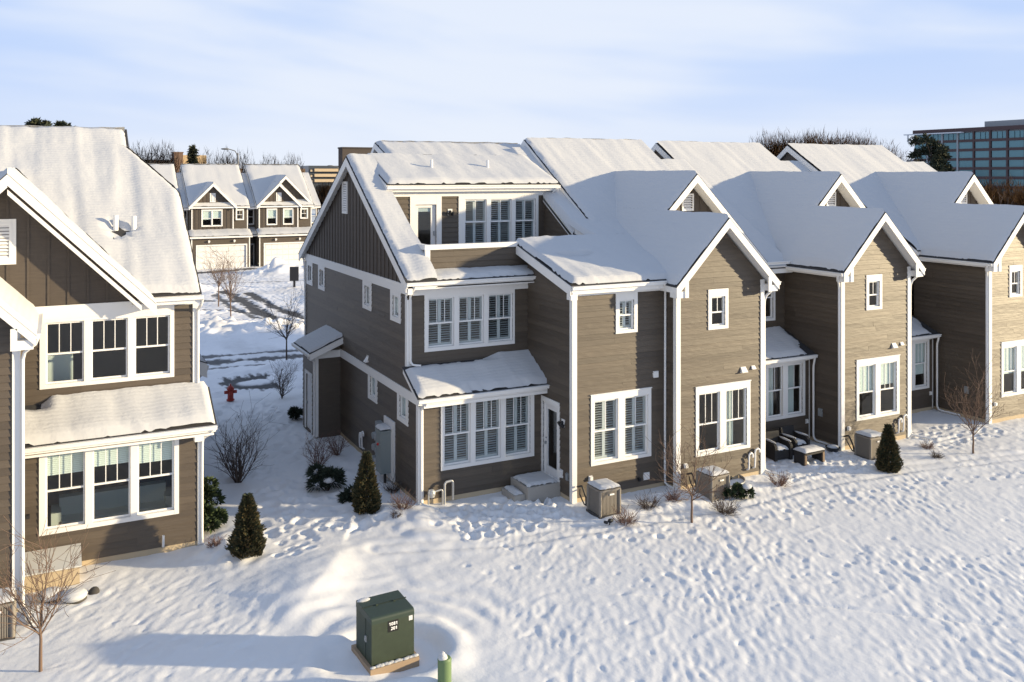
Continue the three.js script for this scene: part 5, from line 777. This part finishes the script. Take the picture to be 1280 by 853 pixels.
// evergreens: thousands of short sprays through a cone
function sprays(seed, n, fn, len, wid) {
  const R = rng(seed), p = [], ix = [], nn = [];
  for (let i = 0; i < n; i++) {
    const [q, d] = fn(R), L = len * (.6 + R() * .8), s = V(R() - .5, R() - .5, R() - .5).cross(d).normalize().multiplyScalar(wid * (.6 + R() * .8)), k = p.length / 3, m = q.clone().add(d.clone().multiplyScalar(L * .45)), e = q.clone().add(d.clone().multiplyScalar(L)).add(V(0, -.15 * L, 0));
    const nv = s.clone().cross(d).normalize(); for (const v of [q, m.clone().add(s), e, m.clone().sub(s)]) { p.push(v.x, v.y, v.z); nn.push(nv.x, nv.y, nv.z); } ix.push(k, k + 1, k + 2, k, k + 2, k + 3);
  }
  const g = new THREE.BufferGeometry(); g.setAttribute('position', new THREE.Float32BufferAttribute(p, 3)); g.setAttribute('normal', new THREE.Float32BufferAttribute(nn, 3)); g.setAttribute('uv', new THREE.Float32BufferAttribute(new Float32Array(p.length / 3 * 2), 2)); g.setIndex(ix); return g;
}
const leafM = (r, g, b) => new THREE.MeshStandardMaterial({ color: col(r, g, b), roughness: .85, side: THREE.DoubleSide });
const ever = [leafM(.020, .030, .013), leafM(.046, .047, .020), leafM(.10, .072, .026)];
function coneShrub(x, z, h, r, seed, label) {
  const t = thing('cone_evergreen', label, 'shrub', [0, 0, 0], 'cone shaped evergreens');
  const prof = (u, az) => r * (1 - u) ** .75 * (u < .12 ? .7 + 2.5 * u : 1) * (1 + .34 * noise(az * 1.6 + seed, u * 7) + .22 * noise(az * 4, u * 15 + seed));
  const fn = (lo, hi) => R => { const u = R() ** 1.35 * .97, az = R() * 6.283, rr = prof(u, az) * mix(lo, hi, Math.sqrt(R())); const d = V(Math.cos(az) * .75, .55 + R() * .5, Math.sin(az) * .75).normalize(); return [V(Math.cos(az) * rr, u * h, Math.sin(az) * rr), d]; };
  part('trunk', cyl(.04, .01, h * .95, 0, -.05, 0, 7), barkDark, t);
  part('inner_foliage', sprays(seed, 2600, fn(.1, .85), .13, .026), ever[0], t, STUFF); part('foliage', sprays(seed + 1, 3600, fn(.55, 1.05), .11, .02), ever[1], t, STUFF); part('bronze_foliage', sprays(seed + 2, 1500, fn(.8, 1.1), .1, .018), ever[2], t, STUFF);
  t.position.set(x, gy(x, z) - .03, z);
}
coneShrub(4.58, -24.5, 1.58, .44, 101, 'cone evergreen in the snow at the neighbour house corner');
coneShrub(8.45, -26.3, 1.8, .42, 111, 'cone evergreen beside the grey electric cabinet'); coneShrub(25.85, -21.8, 1.6, .39, 121, 'cone evergreen in front of the air conditioner farthest from the steps');
function bush(x, z, w, h, seed, label, mats, len = .12, wid = .03, lump = 5, name = 'evergreen_bush') {
  const t = thing(name, label, 'shrub', [0, 0, 0], 'broad evergreen bushes'), R0 = rng(seed), cl = Array.from({ length: lump }, () => [(R0() - .5) * w * .8, (.25 + R0() * .55) * h, (R0() - .5) * w * .8, w * (.16 + R0() * .16)]);
  const fn = R => { const c = cl[Math.floor(R() * cl.length)], a = R() * 6.283, e = Math.acos(1 - 1.6 * R()), rr = c[3] * Math.cbrt(R() * .8 + .2), d = V(Math.sin(e) * Math.cos(a), Math.cos(e) * .9 + .2, Math.sin(e) * Math.sin(a)).normalize(); return [V(c[0], c[1], c[2]).add(d.clone().multiplyScalar(rr)), d]; };
  const st = []; for (const c of cl) st.push(tube([[0, -.05, 0], [c[0] * .5, c[1] * .5, c[2] * .5], [c[0], c[1], c[2]]], .014, 5, false, 6)); part('stems', st, barkDark, t);
  mats.forEach((m, i) => part('foliage', sprays(seed + i, 700 * lump / 5, fn, len, wid), m, t, STUFF)); t.position.set(x, gy(x, z) - .02, z);
}
const rhod = [leafM(.022, .04, .016), leafM(.05, .075, .025)], junip = [leafM(.016, .028, .016), leafM(.03, .045, .028)];
bush(4.15, -28.6, .85, .85, 131, 'dark broadleaf evergreen beside the neighbour house end wall', rhod, .13, .035, 9); bush(4.05, -27.2, .7, .65, 137, 'low broadleaf evergreen near the neighbour house corner', rhod, .13, .035, 6);
bush(7.9, -28.7, .8, .75, 141, 'dark spiky juniper beside the cone evergreen by the gable wall', junip, .2, .022, 8); bush(8.3, -27.5, .65, .5, 147, 'low spreading juniper half buried beside the cone evergreen', junip, .2, .022, 6);
bush(19.45, -21.95, .6, .5, 151, 'snowy broadleaf evergreen at the window well edge', rhod, .1, .03, 5); bush(19.0, -22.3, .35, .55, 155, 'slim evergreen sprig beside the window well', rhod, .1, .03, 3);
bush(9.05, -37.8, .45, .5, 157, 'dark evergreen shadowed beside the side door', junip, .16, .025, 5);
for (const [x, y, z, s] of [[7.9, .42, -28.5, .2], [8.45, .38, -27.5, .2], [19.5, .42, -21.85, .17]]) solo('snow_cap', new THREE.SphereGeometry(s, 12, 8).scale(1, .5, .9).translate(x, y + gy(x, z), z), M.snow, 'small pad of snow resting on a low evergreen', 'snow', 'snow pads on low evergreens');

// ================================================================ yard objects
{ // air conditioners
  const ac = thing('air_conditioner', 'grey louvred air conditioner beside the concrete steps', 'air conditioner', [0, 0, 0], 'air conditioners behind the row'), body = std(col(.235, .21, .18), .55, { metalness: .2 }), dark = std(col(.05, .047, .045), .7), w = .36, h = .82;
  part('core', bx(-w + .04, .06, -w + .04, w - .04, h - .05, w - .04), dark, ac); part('base', bx(-w - .03, -.05, -w - .03, w + .03, .06, w + .03), dark, ac);
  for (const [x, z] of [[-w, -w], [w, -w], [-w, w], [w, w]]) part('corner_post', cyl(.05, .05, h - .08, x * .95, .05, z * .95, 8), body, ac);
  const slats = []; for (let i = 0; i < 13; i++) { const t = mix(-w + .07, w - .07, i / 12); for (const s of [-1, 1]) { slats.push(bx(t - .016, .06, s * (w - .03) - .012, t + .016, h - .06, s * (w - .03) + .012), bx(s * (w - .03) - .012, .06, t - .016, s * (w - .03) + .012, h - .06, t + .016)); } } part('louvers', slats, body, ac, STUFF);
  part('top', [bx(-w - .01, h - .06, -w - .01, w + .01, h, w + .01), cyl(.3, .28, .03, 0, h, 0, 20)], body, ac);
  part('badge', bx(-.02, h - .18, w + .0, .14, h - .13, w + .012), M.white, ac);
  const sg = snowGeo([[-w - .02, -w - .02], [w + .02, -w - .02], [w + .02, w + .02], [-w - .02, w + .02]], () => h + .005, .12, [1, 1, 1, 1], 33, { cell: .05, bare: .01, round: .16 }); part('snow', sg, M.snow, ac);
  ac.position.set(14.85, gy(14.85, -22.95) - .02, -22.95);
  copyOf(ac, [18.72, -.02, -22.55], .03, 'grey louvred air conditioner beside the basement window well'); copyOf(ac, [26.55, -.02, -23.2], -.03, 'grey louvred air conditioner behind the cone evergreen near the patio'); copyOf(ac, [-1.18, -.02, -23.1], 0, 'grey louvred air conditioner beside the neighbour house corner');
  for (const [x, z, l] of [[14.55, -23.7, 'black insulated line from wall to the air conditioner near the steps'], [18.35, -23.1, 'black insulated line from wall to the air conditioner by the window well'], [26.2, -23.8, 'black insulated line from wall to the air conditioner near the patio']]) solo('refrigerant_line', [tube([[x, .55, z - .3], [x + .05, .62, z - .1], [x + .1, .3, z + .05], [x + .05, .1, z + .15], [x + .2, .12, z + .35], [x + .3, .2, z + .5]], .03, 7, false, 30), tube([[x + .1, .45, z - .3], [x - .06, .4, z - .05], [x + .02, .12, z + .1], [x + .28, .08, z + .45]], .022, 7, false, 30)], M.black, l, 'pipe', 'air conditioner lines');
}
{ // concrete steps below the back door
  const s = thing('concrete_steps', 'two snowy concrete steps below the white back door', 'steps', [0, 0, 0]); part('landing', [bx(13.25, -.3, -26.05, 14.43, .44, -24.85)], M.concrete, s); part('tread', bx(12.85, -.3, -25.9, 13.24, .2, -25.0), M.concrete, s);
  const sn = (x0, x1, z0, z1, y, sd) => part('snow', snowGeo([[x0, z0], [x1, z0], [x1, z1], [x0, z1]], () => y, .09, [1, 1, 1, 1], sd, { cell: .06, bare: .07, round: .13 }), M.snow, s); sn(13.27, 14.42, -26.0, -24.9, .442, 21); sn(12.88, 13.24, -25.85, -25.05, .202, 27);
}
{ // pad-mounted transformer box
  const t = thing('utility_box', 'green metal utility box with number plate on a concrete pad in the snow', 'utility box', [0, 0, 0]), scuff = tex(256, 256, (u, v) => { const n = tn(u, v, 6, 4), r = sstep(.32, .6, tn(u, v, 9, 4)); const c = .86 + .3 * n; return [c + .25 * r, c + .1 * r, c]; }), gm = std(col(.036, .052, .03), .55, { map: scuff }), gt = std(col(.03, .048, .034), .5), w = .48, d = .46, h = 1.1;
  part('pad', new THREE.BoxGeometry(1.1, .3, 1.16).translate(0, -.05, 0), std(col(.33, .24, .16), .95), t);
  part('lower_body', bx(-w, .1, -d, w, h - .12, d), gm, t);
  { const sh = new THREE.Shape(); sh.moveTo(-d, 0); sh.lineTo(d, 0); sh.lineTo(d, .05); sh.quadraticCurveTo(d, .11, d - .06, .12); sh.lineTo(-d + .05, .15); sh.quadraticCurveTo(-d, .15, -d, .1); sh.closePath(); part('lid', new THREE.ExtrudeGeometry(sh, { depth: 2 * w, bevelEnabled: true, bevelSize: .006, bevelThickness: .006, bevelSegments: 2 }).rotateY(-Math.PI / 2).translate(w, h - .13, 0), gt, t); }
  part('lid_seam', bx(-w - .03, h + .008, -.06, w + .03, h + .022, -.035), std(col(.015, .025, .015), .6), t);
  part('door_seam', bx(-w - .006, .12, .1, -w + .001, h - .14, .118), std(col(.015, .025, .015), .6), t);
  part('lock', [bx(-w - .03, .5, .13, -w, .62, .2), bx(-w - .045, .53, .145, -w - .03, .59, .185)], M.galv, t); part('hinge', bx(-.2, h + .01, -.02, -.16, h + .04, 0), gm, t); part('hinge', bx(.2, h + .005, -.02, .24, h + .035, 0), gm, t);
  const c = document.createElement('canvas'); c.width = 128; c.height = 128; const g = c.getContext('2d'); g.fillStyle = '#0c0c0c'; g.fillRect(0, 0, 128, 128); g.fillStyle = '#f2f2f2'; g.font = 'bold 50px sans-serif'; g.textAlign = 'center'; g.fillText('1081', 66, 56); g.fillText('201', 76, 110); const ct = new THREE.CanvasTexture(c); ct.colorSpace = THREE.SRGBColorSpace;
  part('number_plate', new THREE.PlaneGeometry(.235, .235).translate(0, h - .26, d + .006), new THREE.MeshStandardMaterial({ map: ct, roughness: .6 }), t); part('sticker', bx(w - .12, h - .24, d, w - .035, h - .14, d + .004), std(col(.6, .6, .6), .6), t);
  part('snow', [new THREE.SphereGeometry(.14, 10, 6).scale(1.1, .3, .6).translate(-w + .13, h + .02, -d + .1)], M.snow, t);
  const rim = []; const R = rng(5); for (let i = 0; i < 26; i++) rim.push(new THREE.SphereGeometry(.02 + R() * .035, 7, 5).scale(1.6, .6, 1).translate(mix(-w, w, i / 25), .11, d + .05 + R() * .03)); part('snow', rim, M.snow, t, STUFF);
  t.position.set(6.33, -.05, -18.42); t.rotation.y = .05;
  const b = thing('marker_post', 'short green cable marker post with a cap of snow', 'marker post', [0, 0, 0]); part('post', [cyl(.14, .14, .95, 0, 0, 0, 20), cyl(.145, .12, .035, 0, .95, 0, 20)], std(col(.13, .20, .085), .5), b); part('snow', [new THREE.SphereGeometry(.1, 12, 8).scale(1, .8, 1).translate(-.04, .99, 0), new THREE.SphereGeometry(.06, 10, 8).translate(-.05, 1.06, .01)], M.snow, b); b.position.set(7.0, -.42, -16.7);
}
{ // electric cabinet and meters on the gable wall
  const e = thing('electric_cabinet', 'grey electric meter cabinet with snow on top, on the dark gable wall', 'cabinet', [0, 0, 0]); const X = 10.05;
  part('back_board', bx(X - .06, .1, -29.2, X, 2.1, -28.2), M.white2, e); part('cabinet', [bx(X - .42, .35, -28.95, X - .06, 1.75, -28.45), bx(X - .44, 1.72, -28.98, X - .05, 1.78, -28.42)], M.utility, e); part('meter_panel', bx(X - .25, .4, -29.55, X - .06, 1.85, -29.05), M.metalGrey, e);
  for (let k = 0; k < 6; k++) part('meter', new THREE.CylinderGeometry(.11, .12, .14, 16).rotateZ(Math.PI / 2).translate(X - .32, .6 + (k % 3) * .4, -29.42 + Math.floor(k / 3) * .26), k % 2 ? M.galv : M.metalGrey, e);
  part('conduit', tube([[X - .22, .35, -28.6], [X - .22, -.1, -28.6]], .05, 8), M.black, e); part('alarm', new THREE.SphereGeometry(.05, 10, 8).translate(X - .43, 1.3, -28.7), std(col(.4, .02, .02), .4), e);
  part('snow', snowGeo([[X - .45, -29], [X - .03, -29], [X - .03, -28.4], [X - .45, -28.4]], () => 1.785, .16, [1, 1, 1, 1], 61, { cell: .05, bare: .01, round: .18 }), M.snow, e);
}
{ // fire hydrant
  const h = thing('fire_hydrant', 'red fire hydrant standing in the snow near the bare driveway patch', 'hydrant', [0, 0, 0]), red = std(col(.30, .025, .015), .5); part('barrel', [cyl(.13, .12, .5, 0, 0, 0, 16), cyl(.17, .17, .05, 0, .02, 0, 16), cyl(.16, .16, .04, 0, .48, 0, 16)], red, h); part('bonnet', [new THREE.SphereGeometry(.14, 16, 8, 0, 6.3, 0, 1.57).translate(0, .52, 0), cyl(.035, .03, .09, 0, .64, 0, 6)], red, h); for (const s of [-1, 1]) part('nozzle', new THREE.CylinderGeometry(.07, .075, .14, 10).rotateZ(Math.PI / 2).translate(s * .19, .38, 0), red, h); part('pumper_nozzle', new THREE.CylinderGeometry(.09, .09, .12, 12).rotateX(Math.PI / 2).translate(0, .34, .18), red, h); h.scale.setScalar(1.05); h.position.set(7.11, .03, -42.1);
}
{ // wicker chairs and low table on the patio
  const wick = tex(128, 128, (u, v) => { const c = .5 + .35 * Math.sin(u * 75) * Math.sin(v * 75); return [c, c, c]; }), wm = std(col(.022, .021, .021), .7, { bumpMap: wick, bumpScale: .006 });
  const c = thing('patio_chair', 'black wicker armchair with snowy seat beside the corner post', 'chair', [0, 0, 0], 'wicker patio chairs');
  part('seat_base', bx(-.27, .05, -.3, .27, .36, .34), wm, c); part('backrest', new THREE.BoxGeometry(.66, .72, .1).rotateX(-.16).translate(0, .5, -.36), wm, c);
  for (const s of [-1, 1]) { const sh = new THREE.Shape(); sh.moveTo(-.4, .02); sh.lineTo(.38, .02); sh.lineTo(.38, .5); sh.quadraticCurveTo(.3, .66, -.05, .64); sh.lineTo(-.4, .66); sh.closePath(); part('arm', new THREE.ExtrudeGeometry(sh, { depth: .1, bevelEnabled: true, bevelSize: .01, bevelThickness: .01, bevelSegments: 1 }).rotateY(-Math.PI / 2).translate(s * .33 + .05, 0, 0), wm, c); part('snow', new THREE.SphereGeometry(.1, 10, 8).scale(.7, .35, 3.6).translate(s * .33, .65, 0), M.snow, c); }
  part('snow', snowGeo([[-.27, -.3], [.27, -.3], [.27, .34], [-.27, .34]], () => .365, .13, [1, 1, 1, 1], 41, { cell: .05, bare: .02, round: .15 }), M.snow, c);
  c.position.set(23.45, 0, -24.65); c.rotation.y = -.12; copyOf(c, [24.5, 0, -24.85], .05, 'black wicker armchair with snowy seat beside the lean-to downspout');
  const tb = thing('patio_table', 'low black patio table covered with smooth snow, before the wicker chairs', 'table', [0, 0, 0]), wood = std(col(.2, .14, .09), .8); part('top', bx(-.5, .36, -.27, .5, .42, .27), wm, tb); for (const s of [-1, 1]) { part('leg_panel', bx(s * .46 - .04, 0, -.25, s * .46 + .04, .36, .22), wm, tb); part('leg_face', bx(s * .46 - .045, 0, .222, s * .46 + .045, .4, .27), wood, tb); } part('snow', snowGeo([[-.53, -.3], [.53, -.3], [.53, .3], [-.53, .3]], () => .425, .13, [1, 1, 1, 1], 47, { cell: .05, bare: .0, round: .2 }), M.snow, tb); tb.position.set(24.1, 0, -23.75); tb.rotation.y = .06;
  const pl = thing('plant_pot', 'fallen dark plant pot with snow beside the corner downspout', 'pot', [0, 0, 0]); part('pot', new THREE.LatheGeometry([[.02, 0], [.2, 0], [.27, .14], [.25, .15], [.18, .03], [.02, .03]].map(p => new THREE.Vector2(...p)), 18), M.black, pl); part('snow', new THREE.SphereGeometry(.2, 12, 8).scale(1.2, .45, 1).translate(0, .13, 0), M.snow, pl); pl.position.set(25.85, .02, -24.3);
  const gl = thing('spotlight', 'small black garden spotlight in the snow before the air conditioner', 'lamp', [0, 0, 0]); part('head', [new THREE.CylinderGeometry(.05, .07, .14, 10).rotateX(1.1).translate(.02, .14, .05), cyl(.015, .015, .14, 0, 0, 0, 6), new THREE.CylinderGeometry(.04, .05, .1, 8).rotateZ(1.2).translate(-.13, .1, 0)], M.black, gl); gl.position.set(14.5, gy(14.5, -22.1), -22.1);
}
{ // corrugated window well in front of the gabled wing
  const w = thing('window_well', 'corrugated metal basement window well beside the air conditioner', 'window well', [0, 0, 0]), pts = []; for (let i = 0; i <= 20; i++) { const a = Math.PI * i / 20; pts.push([19.9 - Math.cos(a) * .72, 0, -23.48 + Math.sin(a) * .75]); }
  const q = []; for (let i = 0; i < 20; i++) { const a = pts[i], b = pts[i + 1]; q.push([V(a[0], -.1, a[2]), V(b[0], -.1, b[2]), V(b[0], .16, b[2]), V(a[0], .16, a[2])]); } part('well_wall', quadGeo(q), std(col(.25, .24, .22), .6, { side: THREE.DoubleSide }), w); part('rim', tube(pts.map(p => [p[0], .16, p[2]]), .02, 6, false, 40), M.galv, w);
  part('basement_window', [bx(19.5, .0, -23.475, 20.3, .12, -23.46), bx(19.5, .12, -23.475, 20.3, .16, -23.44)], M.black, w);
}
{ // snow-capped rocks by the neighbour house
  const R = rng(66); for (const [x, z, s, l] of [[-.05, -24.4, .24, 'snow-capped dark rock nearest the neighbour window well'], [.45, -24.1, .24, 'large snow-capped dark rock before the neighbour house'], [.85, -24.35, .14, 'small bare dark rock beside the large snow-capped rock']]) { const t = thing('rock', l, 'rock', [0, 0, 0], 'rocks by the neighbour house'); const g = mergeVertices(new THREE.IcosahedronGeometry(s, 2).deleteAttribute('uv').deleteAttribute('normal')), p = g.attributes.position; for (let i = 0; i < p.count; i++) { const k = 1 + .3 * noise(p.getX(i) * 4 + x * 9, p.getZ(i) * 4 + p.getY(i) * 3); p.setXYZ(i, p.getX(i) * k, p.getY(i) * k * .9, p.getZ(i) * k * .85); } g.computeVertexNormals(); part('stone', g, std(col(.06, .055, .05), .95), t); if (s > .2) part('snow', new THREE.SphereGeometry(s * 1.08, 16, 10).scale(1.15, .55, 1.0).translate(-.04, s * .5, .02), M.snow, t); t.position.set(x, gy(x, z) + .02, z); } }
// ================================================================ street furniture and far trees
{ const m = thing('mailbox_cluster', 'dark cluster mailbox on a pedestal beside the snowy street', 'mailbox', [0, 0, 0]); part('cabinet', bx(-.38, .6, -.25, .38, 1.85, .25), M.black, m); part('side_panel', bx(-.4, .58, -.27, -.385, 1.87, .27), M.metalGrey, m); part('pedestal', bx(-.1, -.1, -.1, .1, .6, .1), M.black, m); m.position.set(19.5, .05, -82); m.rotation.y = -.3; }
function lamp(x, z, h, arm, label) { const l = thing('street_lamp', label, 'street lamp', [0, 0, 0], 'cobra head street lamps'), gm = std(col(.12, .12, .12), .5); part('pole', cyl(.13, .08, h, 0, 0, 0, 10), gm, l); part('arm', tube([[0, h - .4, 0], [-arm * .3, h + .25, 0], [-arm, h + .5, 0]], .06, 7), gm, l); part('lamp_head', new THREE.SphereGeometry(.35, 12, 8).scale(1.6, .35, .6).translate(-arm - .3, h + .48, 0), gm, l); l.position.set(x, 0, z); return l; }
lamp(21.2, -120, 13.2, 1.3, 'cobra head street lamp behind the garages across the street'); lamp(43.5, -150, 11.4, 1.4, 'pale street lamp between the far houses and the dark gable');
{ const P = { h: 16, r: .22, clear: .2, limbs: 7, spread: .75, depth: 3, kids: 2.2, up: .35, rmin: .022 };
  const R = rng(321); [[103.5, -110], [106.5, -111], [110, -109], [114, -111], [118, -110], [122, -109], [126, -111], [130, -110], [109, -117], [114, -118], [118.5, -116], [123, -118], [128, -117]].forEach(([x, z], i) => tree('bare_tree', 'bare broad-crowned tree behind the snowy ridge of the row', [x, 0, z], 400 + i, { ...P, h: 9.5, spread: .8, limbs: 9, kids: 1.9, clear: .25, rmin: .03, up: .3, crown: { cy: 11.9 - (i === 0 || i === 7 ? 1.6 : i === 1 || i === 6 ? .5 : 0), rx: 3.8 + R(), ry: 5.8 + R() * .5, n: 3600, len: 1.3, wid: .03 } }, barkFar, 'bare trees behind the row'));
  [[10.2, -152], [12.5, -156], [14.2, -150], [16.3, -155], [22.5, -158], [25, -152], [30, -165], [36, -170], [41, -175], [58, -215], [62, -220], [66, -214], [70, -222], [75, -216]].forEach(([x, z], i) => tree('bare_tree', 'thin bare tree on the skyline behind the garages', [x, 0, z], 430 + i, { ...P, h: i > 8 ? 5.5 : 9.5, depth: 2, kids: 2.4, spread: .5, crown: i > 8 ? { cy: 5, rx: 3.4, ry: 4, n: 2600, len: 1.2, wid: .04 } : { cy: (i < 4 ? 11.2 : 10.3) + R() * .6, rx: 2.4 + R(), ry: 4.6, n: 800, len: 1.5, wid: .03 } }, barkFar, 'bare trees behind the garages'));
  [[86, -52], [91, -58], [96, -54], [101, -62], [88, -64], [107, -66], [112, -60], [120, -72], [95, -70], [104, -76], [114, -80], [126, -84], [84, -46], [131, -92], [138, -88]].forEach(([x, z], i) => tree('bare_tree', 'brown leafless thicket tree below the glass office block', [x, 0, z], 460 + i, { ...P, h: 6.2, clear: .1, kids: 2.0, spread: .8, crown: { cy: 5.2 + R() * (i === 12 || i === 4 ? 3.5 : 1), rx: 3.6 + R(), ry: 4.2, n: 3400, len: 1.2, wid: .03 } }, barkFar, 'thicket below the glass office'));
}
function conifer(x, z, h, r, seed, label, pine) {
  const t = thing(pine ? 'pine_tree' : 'spruce_tree', label, 'tree', [0, 0, 0]); part('trunk', cyl(h * .018, .05, h * .95, 0, 0, 0, 7), barkDark, t); const mt = [leafM(.018, .028, .016), leafM(.04, .045, .02)];
  const R0 = rng(seed), cl = Array.from({ length: pine ? 22 : 60 }, (_, i) => { const u = pine ? .62 + .38 * R0() : i / 60, az = R0() * 6.283, rr = pine ? r * Math.sqrt(R0()) * (1.25 - u * .55) : r * (1 - u) * (.5 + .5 * R0()); return [Math.cos(az) * rr, h * (pine ? u : .08 + .9 * u), Math.sin(az) * rr, pine ? r * .24 : r * .16 + .1]; });
  const fn = R => { const c = cl[Math.floor(R() * cl.length)], a = R() * 6.283, e = R() * 2.6, d = V(Math.sin(e) * Math.cos(a), Math.cos(e) * .6 + .2, Math.sin(e) * Math.sin(a)).normalize(); return [V(c[0], c[1], c[2]).add(d.clone().multiplyScalar(c[3] * R())), d]; };
  if (pine) part('limbs', cl.map(c => tube([[0, c[1] * .82, 0], [c[0] * .5, c[1] * .93, c[2] * .5], [c[0], c[1], c[2]]], .05, 4, false, 4)), barkDark, t);
  mt.forEach((m, i) => part('foliage', sprays(seed + i, 2600, fn, h * .035, h * .007), m, t, STUFF)); t.position.set(x, 0, z);
}
conifer(-.85, -80, 14.5, .95, 501, 'dark pine crown rising behind the neighbour roof ridge, the shorter one', true); conifer(.85, -82, 14.5, 1.0, 507, 'dark pine crown rising behind the neighbour roof ridge, the fuller one', true);
conifer(121, -94, 15.6, 3.6, 511, 'dark open pine before the glass office block', true); conifer(20.3, -156, 15.2, 2.0, 517, 'dark spruce beside the brick chimney on the skyline', false);
renderer.render(scene, camera);
